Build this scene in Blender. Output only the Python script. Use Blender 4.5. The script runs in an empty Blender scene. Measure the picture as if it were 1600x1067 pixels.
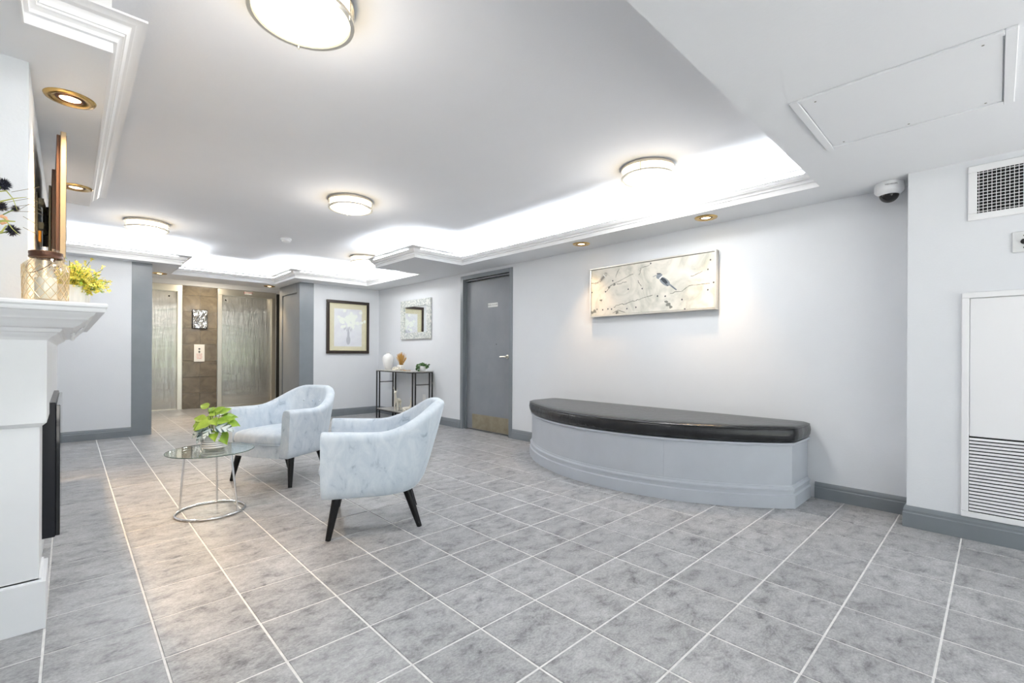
import bpy, bmesh, math, random
from math import sin, cos, pi, radians, sqrt, atan2
from mathutils import Vector, Matrix, noise as mnoise
random.seed(7)
SC = bpy.context.scene
COL = SC.collection

# ------------------------------------------------------------------ camera
FOC, YAW, ROLL, CYP, CAMH = 724.7, 0.7626, 0.0053, 553.63, 1.046
fwd = Vector((sin(YAW), cos(YAW), 0)); r0 = Vector((cos(YAW), -sin(YAW), 0)); u0 = Vector((0, 0, 1))
rt = r0*cos(ROLL) + u0*sin(ROLL); up = -r0*sin(ROLL) + u0*cos(ROLL)
cd = bpy.data.cameras.new('camera'); cam = bpy.data.objects.new('camera', cd); COL.objects.link(cam)
cam.matrix_world = Matrix(((rt.x, up.x, -fwd.x, 0), (rt.y, up.y, -fwd.y, 0), (rt.z, up.z, -fwd.z, CAMH), (0, 0, 0, 1)))
cd.sensor_width = 36; cd.lens = FOC/1600*36; cd.shift_y = (CYP-533.5)/1600; cd.clip_start = 0.02
SC.camera = cam

# ------------------------------------------------------------------ world, exposure, daylight
wd = bpy.data.worlds.new('sky'); SC.world = wd; wd.use_nodes = True
bgn = wd.node_tree.nodes['Background']
bgn.inputs[0].default_value = (0.86, 0.93, 1.0, 1); bgn.inputs[1].default_value = 1.9
SC.view_settings.view_transform = 'Standard'; SC.view_settings.look = 'None'
SC.view_settings.gamma = 1; SC.view_settings.use_curve_mapping = False
SC.view_settings.exposure = 0.77
SC.cycles.max_bounces = 10; SC.cycles.diffuse_bounces = 6; SC.cycles.glossy_bounces = 5
SC.cycles.transmission_bounces = 8; SC.cycles.transparent_max_bounces = 12
SC.cycles.sample_clamp_indirect = 6.0; SC.cycles.caustics_refractive = False; SC.cycles.caustics_reflective = False
SC.cycles.use_denoising = True

def light(name, kind, loc, energy, color, rot=(0, 0, 0), **kw):
    d = bpy.data.lights.new(name, kind); d.energy = energy; d.color = color
    for k, v in kw.items(): setattr(d, k, v)
    o = bpy.data.objects.new(name, d); COL.objects.link(o); o.location = loc; o.rotation_euler = rot
    return o
WARM = (1.0, 0.66, 0.34); SOFTW = (1.0, 0.86, 0.66); COOL = (0.90, 0.95, 1.0)
ZS, ZC = 2.174, 2.45            # underside of the soffit, upper ceiling
po = light('entrance_daylight', 'AREA', (1.35, -3.32, 1.12), 1, (1, 1, 1), (radians(90), 0, 0), shape='RECTANGLE', size=4.5, size_y=2.0)
po.data.cycles.is_portal = True
light('sun', 'SUN', (0, -10, 10), 21.0, (1, .97, .92), (radians(38), 0, radians(8)), angle=.01)
# LED strips lying in the crown trough (x0,y0,x1,y1)
for (x0, y0, x1, y1) in [(3.555, .90, 3.555, 4.6), (2.95, 4.65, 3.55, 4.65), (2.87, 4.75, 2.87, 5.6), (2.95, 5.69, 3.5, 5.69), (3.54, 5.75, 3.54, 7.2),
                         (2.5, 7.21, 3.5, 7.21), (2.40, 7.3, 2.40, 8.1), (1.1, 8.15, 2.38, 8.15), (-.05, 7.21, 1.0, 7.21), (1.09, 7.3, 1.09, 8.1)]:
    L = sqrt((x1-x0)**2+(y1-y0)**2)
    light('cove_light', 'AREA', ((x0+x1)/2, (y0+y1)/2, 2.264), 6.0*L, COOL, (radians(180), 0, atan2(y1-y0, x1-x0)), shape='RECTANGLE', size=L, size_y=.03)

# ------------------------------------------------------------------ materials
def nodes(m):
    m.use_nodes = True; nt = m.node_tree
    return nt, nt.nodes['Principled BSDF']
def M(name, col, rough=.5, metal=0, **kw):
    m = bpy.data.materials.new(name); nt, b = nodes(m)
    b.inputs['Base Color'].default_value = (*col, 1); b.inputs['Roughness'].default_value = rough; b.inputs['Metallic'].default_value = metal
    for k, v in kw.items():
        k = k.replace('_', ' ')
        b.inputs[k].default_value = (*v, 1) if isinstance(v, tuple) else v
    return m
def srgb(r, g, b):
    f = lambda c: (c/255/12.92 if c/255 <= .04045 else ((c/255+.055)/1.055)**2.4)
    return (f(r), f(g), f(b))
def coords(nt, scale=(1, 1, 1), kind='Object'):
    tc = nt.nodes.new('ShaderNodeTexCoord'); mp = nt.nodes.new('ShaderNodeMapping')
    mp.inputs['Scale'].default_value = scale; nt.links.new(tc.outputs[kind], mp.inputs[0]); return mp.outputs[0]
def noisy(m, cols, scale, detail=6, rough=.6, stretch=(1, 1, 1), dist=0, pos=None, bump=0, bscale=None, rr=None):
    """colour from a noise ramp; cols = [(pos, rgb), ...]"""
    nt, b = nodes(m); v = coords(nt, stretch)
    n = nt.nodes.new('ShaderNodeTexNoise'); n.inputs['Scale'].default_value = scale; n.inputs['Detail'].default_value = detail
    n.inputs['Roughness'].default_value = rough; n.inputs['Distortion'].default_value = dist
    nt.links.new(v, n.inputs['Vector'])
    if cols:
        r = nt.nodes.new('ShaderNodeValToRGB'); e = r.color_ramp.elements
        while len(e) < len(cols): e.new(.5)
        for k, (p, c) in enumerate(cols): e[k].position = p; e[k].color = (*c, 1)
        nt.links.new(n.outputs['Fac'], r.inputs[0]); nt.links.new(r.outputs[0], b.inputs['Base Color'])
    if rr:
        mr = nt.nodes.new('ShaderNodeMapRange'); mr.inputs[3].default_value = rr[0]; mr.inputs[4].default_value = rr[1]
        nt.links.new(n.outputs['Fac'], mr.inputs[0]); nt.links.new(mr.outputs[0], b.inputs['Roughness'])
    if bump:
        n2 = nt.nodes.new('ShaderNodeTexNoise'); n2.inputs['Scale'].default_value = bscale or scale; n2.inputs['Detail'].default_value = 4
        nt.links.new(v, n2.inputs['Vector'])
        bp = nt.nodes.new('ShaderNodeBump'); bp.inputs['Strength'].default_value = bump; bp.inputs['Distance'].default_value = .01
        nt.links.new(n2.outputs['Fac'], bp.inputs['Height']); nt.links.new(bp.outputs[0], b.inputs['Normal'])
    return m
def emis(name, col, s, base=(1, 1, 1), rough=.3):
    m = M(name, base, rough); b = m.node_tree.nodes['Principled BSDF']
    b.inputs['Emission Color'].default_value = (*col, 1); b.inputs['Emission Strength'].default_value = s; return m

m_wall = noisy(M('wall_paint', (.6, .62, .65), .75), [(.3, (.685, .705, .735)), (.7, (.705, .725, .755))], 3, bump=.06, bscale=90)
m_ceil = noisy(M('ceiling_paint', (.8, .8, .82), .85), [(.3, (.755, .765, .79)), (.7, (.775, .785, .81))], 2, bump=.05, bscale=60)
m_soff = noisy(M('soffit_paint', (.7, .7, .72), .8), [(.3, (.735, .75, .775)), (.7, (.755, .77, .79))], 2, bump=.05, bscale=60)
m_crown = M('crown_paint', (.78, .785, .80), .4)
m_trim = noisy(M('grey_trim_paint', (.2, .22, .25), .35), [(.3, srgb(116, 122, 128)), (.7, srgb(124, 130, 136))], 4)
m_door = noisy(M('door_paint', (.2, .22, .25), .45), [(.3, srgb(122, 126, 132)), (.7, srgb(132, 136, 142))], 3, bump=.05, bscale=120)
m_white = noisy(M('white_gloss_paint', (.82, .83, .85), .3), [(.3, (.80, .815, .835)), (.7, (.83, .84, .86))], 3)
m_black = M('black_metal', (.012, .012, .013), .4)
m_grout = noisy(M('grout', (.5, .5, .48), .8), [(.3, srgb(208, 207, 205)), (.7, srgb(232, 231, 229))], 30)
m_dark = M('dark_void', (.012, .012, .012), .8)
m_brush = M('brushed_steel', (.62, .61, .57), .17, 1)
nt_, b_n = nodes(m_brush)
def vgrain(scale, dist, strength, prev=None):
    v = coords(nt_, scale); n = nt_.nodes.new('ShaderNodeTexNoise'); n.inputs['Scale'].default_value = 1; n.inputs['Detail'].default_value = 2; nt_.links.new(v, n.inputs['Vector'])
    bp_ = nt_.nodes.new('ShaderNodeBump'); bp_.inputs['Distance'].default_value = dist; bp_.inputs['Strength'].default_value = strength; nt_.links.new(n.outputs['Fac'], bp_.inputs['Height'])
    if prev: nt_.links.new(prev, bp_.inputs['Normal'])
    return bp_.outputs[0]
nt_.links.new(vgrain((1.2, 1, 4.5), .012, .5, vgrain((420, 1, 2.0), .0019, 1.0)), b_n.inputs['Normal'])
m_jamb = M('satin_steel', (.78, .74, .65), .28, 1)
m_chrome = M('chrome', (.82, .83, .84), .12, 1)
m_nickel = M('brushed_nickel', (.74, .70, .62), .3, 1)
m_brass = M('antique_brass', (.62, .42, .16), .25, 1)
m_kick = noisy(M('brass_kick', (.55, .5, .4), .35, .8), [(.3, srgb(150, 141, 122)), (.7, srgb(176, 168, 148))], 8)
m_legs = M('black_lacquer', (.006, .006, .007), .25, 0, Specular_IOR_Level=.3)
m_leather = noisy(M('black_leather', (.02, .02, .022), .22, 0, Specular_IOR_Level=.42), [(.3, (.012, .013, .015)), (.7, (.018, .019, .021))], 8, bump=.5, bscale=11, stretch=(1, 2.6, .7))
m_bench = noisy(M('bench_paint', (.3, .33, .36), .45), [(.3, srgb(178, 183, 191)), (.7, srgb(186, 191, 199))], 3)
def thin_glass(name, tint, gloss=(1, 1, 1), base=.06, amount=.75, rough=.02):
    m = bpy.data.materials.new(name); m.use_nodes = True; nt = m.node_tree; nt.nodes.clear()
    out = nt.nodes.new('ShaderNodeOutputMaterial'); mx = nt.nodes.new('ShaderNodeMixShader'); tr = nt.nodes.new('ShaderNodeBsdfTransparent'); gl = nt.nodes.new('ShaderNodeBsdfGlossy')
    tr.inputs[0].default_value = (*tint, 1); gl.inputs[0].default_value = (*gloss, 1); gl.inputs['Roughness'].default_value = rough
    lw = nt.nodes.new('ShaderNodeLayerWeight'); lw.inputs[0].default_value = .25; mr = nt.nodes.new('ShaderNodeMapRange'); mr.inputs[3].default_value = base; mr.inputs[4].default_value = amount
    nt.links.new(lw.outputs['Fresnel'], mr.inputs[0]); nt.links.new(mr.outputs[0], mx.inputs[0]); nt.links.new(tr.outputs[0], mx.inputs[1]); nt.links.new(gl.outputs[0], mx.inputs[2]); nt.links.new(mx.outputs[0], out.inputs[0]); return m
m_glass = thin_glass('clear_glass', (.90, .95, .93))
m_opal = emis('opal_glass', (1.0, .93, .72), .75, (.9, .88, .8))
m_band = emis('opal_band', (1.0, .80, .50), 4.5)
m_bulb = emis('downlight_bulb', (1.0, .72, .36), 9)
m_pot = noisy(M('white_ceramic', (.82, .81, .79), .35), [(.3, (.78, .775, .76)), (.7, (.84, .835, .82))], 10, bump=.15, bscale=25)
m_cream = M('cream_figurine', (.80, .76, .66), .5)
m_straw = noisy(M('dried_grass', (.6, .4, .15), .8), [(.3, srgb(176, 128, 52)), (.7, srgb(214, 172, 96))], 30)
m_ivy = noisy(M('ivy_leaf', (.05, .2, .05), .5), [(.3, srgb(36, 70, 30)), (.7, srgb(96, 138, 74))], 20)
m_lime = noisy(M('lime_leaf', (.3, .5, .08), .45), [(.3, srgb(120, 165, 42)), (.7, srgb(176, 205, 84))], 14)
m_soil = M('soil', (.06, .045, .03), .9)
m_stem = M('green_stem', srgb(110, 130, 60), .6)
m_yel = noisy(M('yellow_blossom', (.8, .7, .1), .7), [(.3, srgb(200, 185, 40)), (.55, srgb(232, 220, 96)), (.75, srgb(245, 238, 170))], 40)
m_navy = M('thistle_navy', srgb(30, 32, 48), .7)
m_paper = M('white_paper', (.85, .85, .84), .5)
m_ink = M('dark_ink', srgb(70, 72, 78), .6); m_ink2 = M('grey_ink', srgb(128, 128, 120), .7); m_ink3 = M('pale_ink', srgb(186, 184, 172), .7)
m_red = M('red_ink', srgb(196, 70, 56), .6)
m_mat = noisy(M('cream_mat_board', (.6, .57, .42), .8), [(.3, srgb(204, 197, 162)), (.7, srgb(212, 206, 172))], 20)
m_frame = noisy(M('dark_wood_frame', (.02, .015, .01), .3), [(.3, srgb(30, 22, 18)), (.7, srgb(52, 40, 32))], 20, stretch=(1, 1, .1))
m_silver = M('silver_frame', (.72, .72, .70), .35, 1)
m_mirror = M('mirror_glass', (.9, .92, .92), .01, 1)
m_wood = noisy(M('bead_wood', (.5, .35, .2), .6), [(.3, srgb(190, 150, 105)), (.7, srgb(224, 190, 150))], 12)
m_table = noisy(M('grey_laminate', (.4, .4, .4), .4), [(.3, srgb(158, 156, 152)), (.7, srgb(182, 180, 176))], 9, stretch=(6, 1, 1))
m_tvb = M('dark_bronze_plastic', srgb(66, 44, 34), .35); m_tvs = M('tv_side', srgb(140, 130, 112), .4, .5)
m_screen = M('screen_glass', (.01, .01, .012), .05)
m_brk = M('grey_bracket', srgb(96, 96, 84), .45, .5)
m_amber = thin_glass('amber_glass', (1.0, .98, .93), (1, .98, .93), .05, .4, .08)
m_lat = M('gilt_line', srgb(222, 200, 160), .35, .3)
m_lid = M('bronze_band', srgb(92, 62, 48), .35, .6)
m_tileblk = noisy(M('lift_wall_tile', (.1, .09, .08), .12), [(.25, srgb(84, 78, 66)), (.5, srgb(114, 105, 90)), (.8, srgb(140, 128, 110))], 5, dist=1.5, bump=.12, bscale=4)
m_lawn = noisy(M('hedge_green', (.1, .25, .05), .9), [(.3, srgb(96, 122, 66)), (.7, srgb(140, 165, 100))], 4)
m_pave = noisy(M('concrete_paving', (.4, .4, .4), .85), [(.3, srgb(196, 195, 192)), (.7, srgb(212, 211, 208))], 4)
m_foil = M('crumpled_foil', (.85, .85, .86), .12, 1)
noisy(m_foil, None, 5, bump=1.0, bscale=9, dist=1)

def make_velvet():
    m = M('blue_grey_velvet', (.25, .31, .36), .75, 0, Sheen_Weight=.9, Sheen_Roughness=.35)
    nt, b = nodes(m); v = coords(nt, (1, 1, .55))
    n = nt.nodes.new('ShaderNodeTexNoise'); n.inputs['Scale'].default_value = 14; n.inputs['Detail'].default_value = 8; n.inputs['Distortion'].default_value = .5; n.inputs['Roughness'].default_value = .66
    nt.links.new(v, n.inputs['Vector'])
    r = nt.nodes.new('ShaderNodeValToRGB'); e = r.color_ramp.elements; e.new(.5)
    for k, (p, c) in enumerate([(.28, srgb(146, 161, 177)), (.40, srgb(194, 205, 216)), (.62, srgb(212, 220, 228))]): e[k].position = p; e[k].color = (*c, 1)
    nt.links.new(n.outputs['Fac'], r.inputs[0]); nt.links.new(r.outputs[0], b.inputs['Base Color'])
    b.inputs['Sheen Tint'].default_value = (.85, .93, 1, 1)
    return m
m_velvet = make_velvet()

def make_tile():
    m = M('slate_floor_tile', (.3, .3, .3), .32)
    nt, b = nodes(m)
    g = nt.nodes.new('ShaderNodeNewGeometry')
    # cell offset so that every tile carries its own piece of grain
    def math(op, a, bv):
        n = nt.nodes.new('ShaderNodeVectorMath'); n.operation = op
        nt.links.new(a, n.inputs[0])
        if isinstance(bv, tuple): n.inputs[1].default_value = bv
        else: nt.links.new(bv, n.inputs[1])
        return n.outputs[0]
    q = math('SUBTRACT', g.outputs['Position'], (TX0, TY0, -.5))
    q = math('DIVIDE', q, (TPX, TPY, 1))
    fl = nt.nodes.new('ShaderNodeVectorMath'); fl.operation = 'FLOOR'; nt.links.new(q, fl.inputs[0])
    wn = nt.nodes.new('ShaderNodeTexWhiteNoise'); wn.noise_dimensions = '3D'; nt.links.new(fl.outputs[0], wn.inputs['Vector'])
    off = math('MULTIPLY', wn.outputs['Color'], (40, 40, 40))
    v = math('ADD', g.outputs['Position'], off)
    v1 = math('MULTIPLY', v, (1.0, 1.5, 1))
    n1 = nt.nodes.new('ShaderNodeTexNoise'); n1.inputs['Scale'].default_value = 9.5; n1.inputs['Detail'].default_value = 12; n1.inputs['Roughness'].default_value = .74; n1.inputs['Distortion'].default_value = .35
    nt.links.new(v1, n1.inputs['Vector'])
    r = nt.nodes.new('ShaderNodeValToRGB'); e = r.color_ramp.elements; e.new(.5); e.new(.6)
    for k, (p, c) in enumerate([(.33, srgb(92, 92, 94)), (.42, srgb(136, 136, 137)), (.50, srgb(155, 155, 156)), (.66, srgb(174, 174, 175))]): e[k].position = p; e[k].color = (*c, 1)
    nt.links.new(n1.outputs['Fac'], r.inputs[0])
    n2 = nt.nodes.new('ShaderNodeTexNoise'); n2.inputs['Scale'].default_value = 95; n2.inputs['Detail'].default_value = 8; n2.inputs['Roughness'].default_value = .7; nt.links.new(v1, n2.inputs['Vector'])
    mx = nt.nodes.new('ShaderNodeMix'); mx.data_type = 'RGBA'; mx.blend_type = 'OVERLAY'; mx.inputs[0].default_value = .8
    nt.links.new(r.outputs[0], mx.inputs[6])
    nt.links.new(n2.outputs['Fac'], mx.inputs[7])
    hs = nt.nodes.new('ShaderNodeHueSaturation'); nt.links.new(mx.outputs[2], hs.inputs['Color'])
    mr = nt.nodes.new('ShaderNodeMapRange'); mr.inputs[3].default_value = .93; mr.inputs[4].default_value = 1.07; nt.links.new(wn.outputs['Value'], mr.inputs[0])
    nt.links.new(mr.outputs[0], hs.inputs['Value']); nt.links.new(hs.outputs[0], b.inputs['Base Color'])
    rr = nt.nodes.new('ShaderNodeMapRange'); rr.inputs[3].default_value = .26; rr.inputs[4].default_value = .46; nt.links.new(n1.outputs['Fac'], rr.inputs[0]); nt.links.new(rr.outputs[0], b.inputs['Roughness'])
    bp = nt.nodes.new('ShaderNodeBump'); bp.inputs['Strength'].default_value = .25; bp.inputs['Distance'].default_value = .004
    nt.links.new(n1.outputs['Fac'], bp.inputs['Height']); nt.links.new(bp.outputs[0], b.inputs['Normal'])
    return m
TPX, TPY, TX0, TY0 = .3011, .3049, .841, 1.969
m_tile = make_tile()

def make_varieg():
    m = M('variegated_leaf', (.6, .7, .7), .4)
    nt, b = nodes(m); v = coords(nt)
    sp = nt.nodes.new('ShaderNodeSeparateXYZ'); nt.links.new(v, sp.inputs[0])
    ab = nt.nodes.new('ShaderNodeMath'); ab.operation = 'ABSOLUTE'; nt.links.new(sp.outputs[1], ab.inputs[0])
    mu = nt.nodes.new('ShaderNodeMath'); mu.operation = 'MULTIPLY_ADD'; nt.links.new(ab.outputs[0], mu.inputs[0]); mu.inputs[1].default_value = -1.0; nt.links.new(sp.outputs[0], mu.inputs[2])
    s = nt.nodes.new('ShaderNodeMath'); s.operation = 'MULTIPLY'; nt.links.new(mu.outputs[0], s.inputs[0]); s.inputs[1].default_value = 34
    fr = nt.nodes.new('ShaderNodeMath'); fr.operation = 'SINE'; s2 = nt.nodes.new('ShaderNodeMath'); s2.operation = 'MULTIPLY'; s2.inputs[1].default_value = 6.28
    nt.links.new(s.outputs[0], s2.inputs[0]); nt.links.new(s2.outputs[0], fr.inputs[0])
    e = nt.nodes.new('ShaderNodeMath'); e.operation = 'MULTIPLY_ADD'; nt.links.new(ab.outputs[0], e.inputs[0]); e.inputs[1].default_value = -45; nt.links.new(fr.outputs[0], e.inputs[2])
    r = nt.nodes.new('ShaderNodeValToRGB'); el = r.color_ramp.elements
    mp = nt.nodes.new('ShaderNodeMapRange'); mp.inputs[1].default_value = -2; mp.inputs[2].default_value = 1; nt.links.new(e.outputs[0], mp.inputs[0])
    el[0].position = .12; el[0].color = (*srgb(52, 84, 80), 1); el[1].position = .5; el[1].color = (*srgb(214, 228, 232), 1)
    nt.links.new(mp.outputs[0], r.inputs[0]); nt.links.new(r.outputs[0], b.inputs['Base Color'])
    return m
m_var = make_varieg()

# ------------------------------------------------------------------ helpers
def root_loc(p):
    while p.parent: p = p.parent
    return p.location
def thing(name, label, cat, loc=(0, 0, 0), group=None, rotz=0):
    o = bpy.data.objects.new(name, None); COL.objects.link(o); o.location = loc; o.rotation_euler = (0, 0, rotz); o.empty_display_size = .1
    return tag(o, label, cat, group)
def tag(o, label, cat, group=None):
    o['label'] = label; o['category'] = cat
    if group: o['group'] = group
    return o
def obj(name, bm, mat, parent=None, smooth=None, local=False, kind=None, label=None):
    bmesh.ops.recalc_face_normals(bm, faces=bm.faces)
    me = bpy.data.meshes.new(name)
    if parent and not local: bmesh.ops.translate(bm, verts=bm.verts, vec=-Vector(root_loc(parent)))
    bm.to_mesh(me); bm.free()
    for mm in (mat if isinstance(mat, (list, tuple)) else [mat]): me.materials.append(mm)
    if smooth is not None:
        for p in me.polygons: p.use_smooth = True
        if smooth < 180: me.set_sharp_from_angle(angle=radians(smooth))
    o = bpy.data.objects.new(name, me); COL.objects.link(o)
    if parent: o.parent = parent
    if kind: o['kind'] = kind
    if label: o['label'] = label
    return o
def struct(name, bm, mat, smooth=None): return obj(name, bm, mat, None, smooth, kind='structure')
def dup(root, loc, rotz=None, label=None):
    r = root.copy(); COL.objects.link(r); r.location = loc
    if rotz is not None: r.rotation_euler = (0, 0, rotz)
    if label: r['label'] = label
    for ch in root.children:
        c = ch.copy(); COL.objects.link(c); c.parent = r
        for g in ch.children:
            d = g.copy(); COL.objects.link(d); d.parent = c
    return r
def B(): return bmesh.new()
def box(bm, x0, x1, y0, y1, z0, z1, bev=0, seg=2, M4=None):
    x0, x1 = min(x0, x1), max(x0, x1); y0, y1 = min(y0, y1), max(y0, y1)
    vs = [bm.verts.new((x, y, z)) for z in (z0, z1) for y in (y0, y1) for x in (x0, x1)]
    fs = [bm.faces.new([vs[i] for i in f]) for f in ((0, 2, 3, 1), (4, 5, 7, 6), (0, 1, 5, 4), (2, 6, 7, 3), (0, 4, 6, 2), (1, 3, 7, 5))]
    if M4: bmesh.ops.transform(bm, matrix=M4, verts=vs)
    if bev:
        es = list({e for f in fs for e in f.edges}); bmesh.ops.bevel(bm, geom=es, offset=bev, segments=seg, affect='EDGES', profile=.5)
    return bm
def frame_of(d):
    d = d.normalized(); a = Vector((0, 0, 1)) if abs(d.z) < .9 else Vector((1, 0, 0))
    s = d.cross(a).normalized(); return s, d.cross(s).normalized()
def tube(bm, pts, r, n=8, caps=True, closed=False):
    pts = [Vector(p) for p in pts]; N = len(pts); rs = r if isinstance(r, (list, tuple)) else [r]*N
    rings = []; s = None
    for i, p in enumerate(pts):
        a = pts[i-1] if (i or closed) else p; b = pts[(i+1) % N] if (i < N-1 or closed) else p
        d = (b-a).normalized()
        if s is None: s, t = frame_of(d)
        else:
            s = (s-d*s.dot(d)).normalized(); t = d.cross(s)
        rings.append([bm.verts.new(p+(s*cos(2*pi*k/n)+t*sin(2*pi*k/n))*rs[i]) for k in range(n)])
    for i in range(N if closed else N-1):
        A, C = rings[i], rings[(i+1) % N]
        for k in range(n): bm.faces.new((A[k], A[(k+1) % n], C[(k+1) % n], C[k]))
    if caps and not closed:
        bm.faces.new(rings[0]); bm.faces.new(rings[-1][::-1])
    return bm
def lathe(bm, prof, c=(0, 0, 0), n=32, axis=None, caps=True):
    """prof: [(r, h)]; axis: direction (default +z)."""
    c = Vector(c); ax = Vector(axis).normalized() if axis else Vector((0, 0, 1)); s, t = frame_of(ax); rings = []
    for r, h in prof:
        if r < 1e-6: rings.append([bm.verts.new(c+ax*h)])
        else: rings.append([bm.verts.new(c+ax*h+(s*cos(2*pi*k/n)+t*sin(2*pi*k/n))*r) for k in range(n)])
    for A, C in zip(rings, rings[1:]):
        for k in range(n):
            j = (k+1) % n
            if len(A) == 1 and len(C) == 1: continue
            if len(A) == 1: bm.faces.new((A[0], C[j], C[k]))
            elif len(C) == 1: bm.faces.new((A[k], A[j], C[0]))
            else: bm.faces.new((A[k], A[j], C[j], C[k]))
    if caps:
        for R in (rings[0], rings[-1]):
            if len(R) > 1: bm.faces.new(R)
    return bm
def prism(bm, poly, z0, z1):
    lo = [bm.verts.new((x, y, z0)) for x, y in poly]; hi = [bm.verts.new((x, y, z1)) for x, y in poly]; n = len(poly)
    for k in range(n): bm.faces.new((lo[k], lo[(k+1) % n], hi[(k+1) % n], hi[k]))
    bm.faces.new(lo[::-1]); bm.faces.new(hi); return bm
def sphere(bm, c, r, sub=2, sc=(1, 1, 1)):
    g = bmesh.ops.create_icosphere(bm, subdivisions=sub, radius=r); bmesh.ops.scale(bm, vec=sc, verts=g['verts']); bmesh.ops.translate(bm, vec=c, verts=g['verts']); return g['verts']
def sweep(bm, path, prof, closed=False, caps=True):
    """path: [(x, y)] in plan; prof: [(offset to the left of travel, z)], closed loop; mitred corners."""
    n = len(path); P = [Vector(p) for p in path]; rings = []
    for i in range(n):
        a = P[i-1] if (i or closed) else None; b = P[(i+1) % n] if (i < n-1 or closed) else None
        def nrm(u, v): d = (v-u).normalized(); return Vector((-d.y, d.x))
        if a is None: o = nrm(P[i], b)
        elif b is None: o = nrm(a, P[i])
        else:
            n1, n2 = nrm(a, P[i]), nrm(P[i], b); o = (n1+n2)/(1+n1.dot(n2))
        rings.append([bm.verts.new((P[i].x+o.x*q, P[i].y+o.y*q, z)) for q, z in prof])
    m = len(prof)
    for i in range(n if closed else n-1):
        A, C = rings[i], rings[(i+1) % n]
        for k in range(m): bm.faces.new((A[k], A[(k+1) % m], C[(k+1) % m], C[k]))
    if caps and not closed:
        bm.faces.new(rings[0]); bm.faces.new(rings[-1][::-1])
    return bm
def text_obj(name, s, size, mat, loc, rot, parent, ext=.0006, align='CENTER'):
    cu = bpy.data.curves.new(name, 'FONT'); cu.body = s; cu.size = size; cu.extrude = ext; cu.align_x = align; cu.align_y = 'CENTER'; cu.resolution_u = 2
    t = bpy.data.objects.new(name, cu); COL.objects.link(t)
    bpy.context.view_layer.update()
    me = bpy.data.meshes.new_from_object(t.evaluated_get(bpy.context.evaluated_depsgraph_get())); bpy.data.objects.remove(t)
    me.materials.clear(); me.materials.append(mat)
    o = bpy.data.objects.new(name, me); COL.objects.link(o); o.parent = parent
    o.location = Vector(loc)-Vector(root_loc(parent)); o.rotation_euler = rot
    return o
RX = (radians(90), 0, radians(-90))     # lettering on a face that looks towards -X
RY = (radians(90), 0, 0)                # lettering on a face that looks towards -Y

# ================================================================== SHELL
XW, YB, YBL, YE, XP = 4.0, 7.63, 7.45, 10.4, 3.745     # right wall, back walls, lift wall, pier face
X0, Y0 = -1.2, -3.4
bm = B(); box(bm, X0-.1, 4.3, Y0, 11.2, -.12, -.0022)
floor = struct('floor', bm, m_grout)
tiles = []
def proj(x, y, z=0):
    p = Vector((x, y, z-CAMH)); d = p.dot(fwd)
    return (800+FOC*p.dot(rt)/d, CYP-FOC*p.dot(up)/d, d) if d > .05 else None
for i in range(-8, 12):
    for j in range(-18, 29):
        cx, cy = TX0+(i+.5)*TPX, TY0+(j+.5)*TPY
        if not (X0+.1 < cx < 4.15 and Y0+.1 < cy < 10.55): continue
        hid = cx > XW+.1 or (cx > XP+.1 and cy < .3) or (cy > YB+.1 and cx > 2.75) or (cy > YBL+.1 and cx < .65) or (cx < -.2 and cy > 2.6)
        pr = proj(cx, cy); a = 0
        if pr and -60 < pr[0] < 1660 and pr[1] < 1130 and not hid: a = 1/pr[2]**3
        tiles.append((a, cx, cy))
tiles.sort(reverse=True)
bm = B(); box(bm, -TPX/2+.0034, TPX/2-.0034, -TPY/2+.0034, TPY/2-.0034, -.008, 0)
bmesh.ops.bevel(bm, geom=[e for e in bm.edges if all(v.co.z > -.001 for v in e.verts)], offset=.0022, segments=1, affect='EDGES')
t0 = obj('tile', bm, m_tile, floor); vis = [t for t in tiles if t[0] > 0][:300]; rest = [t for t in tiles if t not in set(vis)]
for k, (a, cx, cy) in enumerate(vis):
    t = t0 if k == 0 else t0.copy()
    if k: COL.objects.link(t)
    t.location = (cx, cy, random.uniform(-.0006, .0006))
bm = B()
for a, cx, cy in rest: box(bm, cx-TPX/2+.0034, cx+TPX/2-.0034, cy-TPY/2+.0034, cy+TPY/2-.0034, -.008, 0)
obj('tile_field', bm, m_tile, floor, kind='stuff')

bm = B(); box(bm, X0-.15, 4.3, Y0-.1, 11.2, ZC, ZC+.12); struct('ceiling', bm, m_ceil)
bm = B()
for b_ in [(X0, 4.15, Y0, .82), (3.6, 4.15, .82, 7.25), (2.91, 3.6, 4.69, 5.65), (X0, 1.05, 7.25, 8.75), (2.44, 4.15, 7.25, 8.75), (1.05, 2.44, 8.19, 8.75),
           (X0, -.119, .82, 7.25), (-.119, .112, 2.306, 4.85)]:
    box(bm, *b_, ZS, ZC)
struct('ceiling_soffit', bm, m_soff)
# crown round the tray, open on the near side
cp = [(0, 0), (0, .037), (.012, .038), (.014, .050), (.022, .058), (.030, .060), (.032, .068), (.037, .069), (.041, .082), (.052, .096), (.068, .105), (.083, .108), (.095, .108), (.095, .116), (.083, .116), (.03, .080), (.004, .080)]
cp = [(o+.004, ZS-.003+z) for o, z in cp]; cp.insert(0, (-.002, ZS-.003)); cp.append((-.002, ZS+.078))
path = [(3.6, .82), (3.6, 4.69), (2.91, 4.69), (2.91, 5.65), (3.59, 5.65), (3.59, 7.25), (2.44, 7.25), (2.44, 8.19), (1.05, 8.19), (1.05, 7.25), (-.119, 7.25), (-.119, 4.85), (.112, 4.85), (.112, 2.306), (-.119, 2.306), (-.119, .82)]
bm = B(); sweep(bm, path, cp); struct('trim_1', bm, m_crown, 35)

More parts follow.
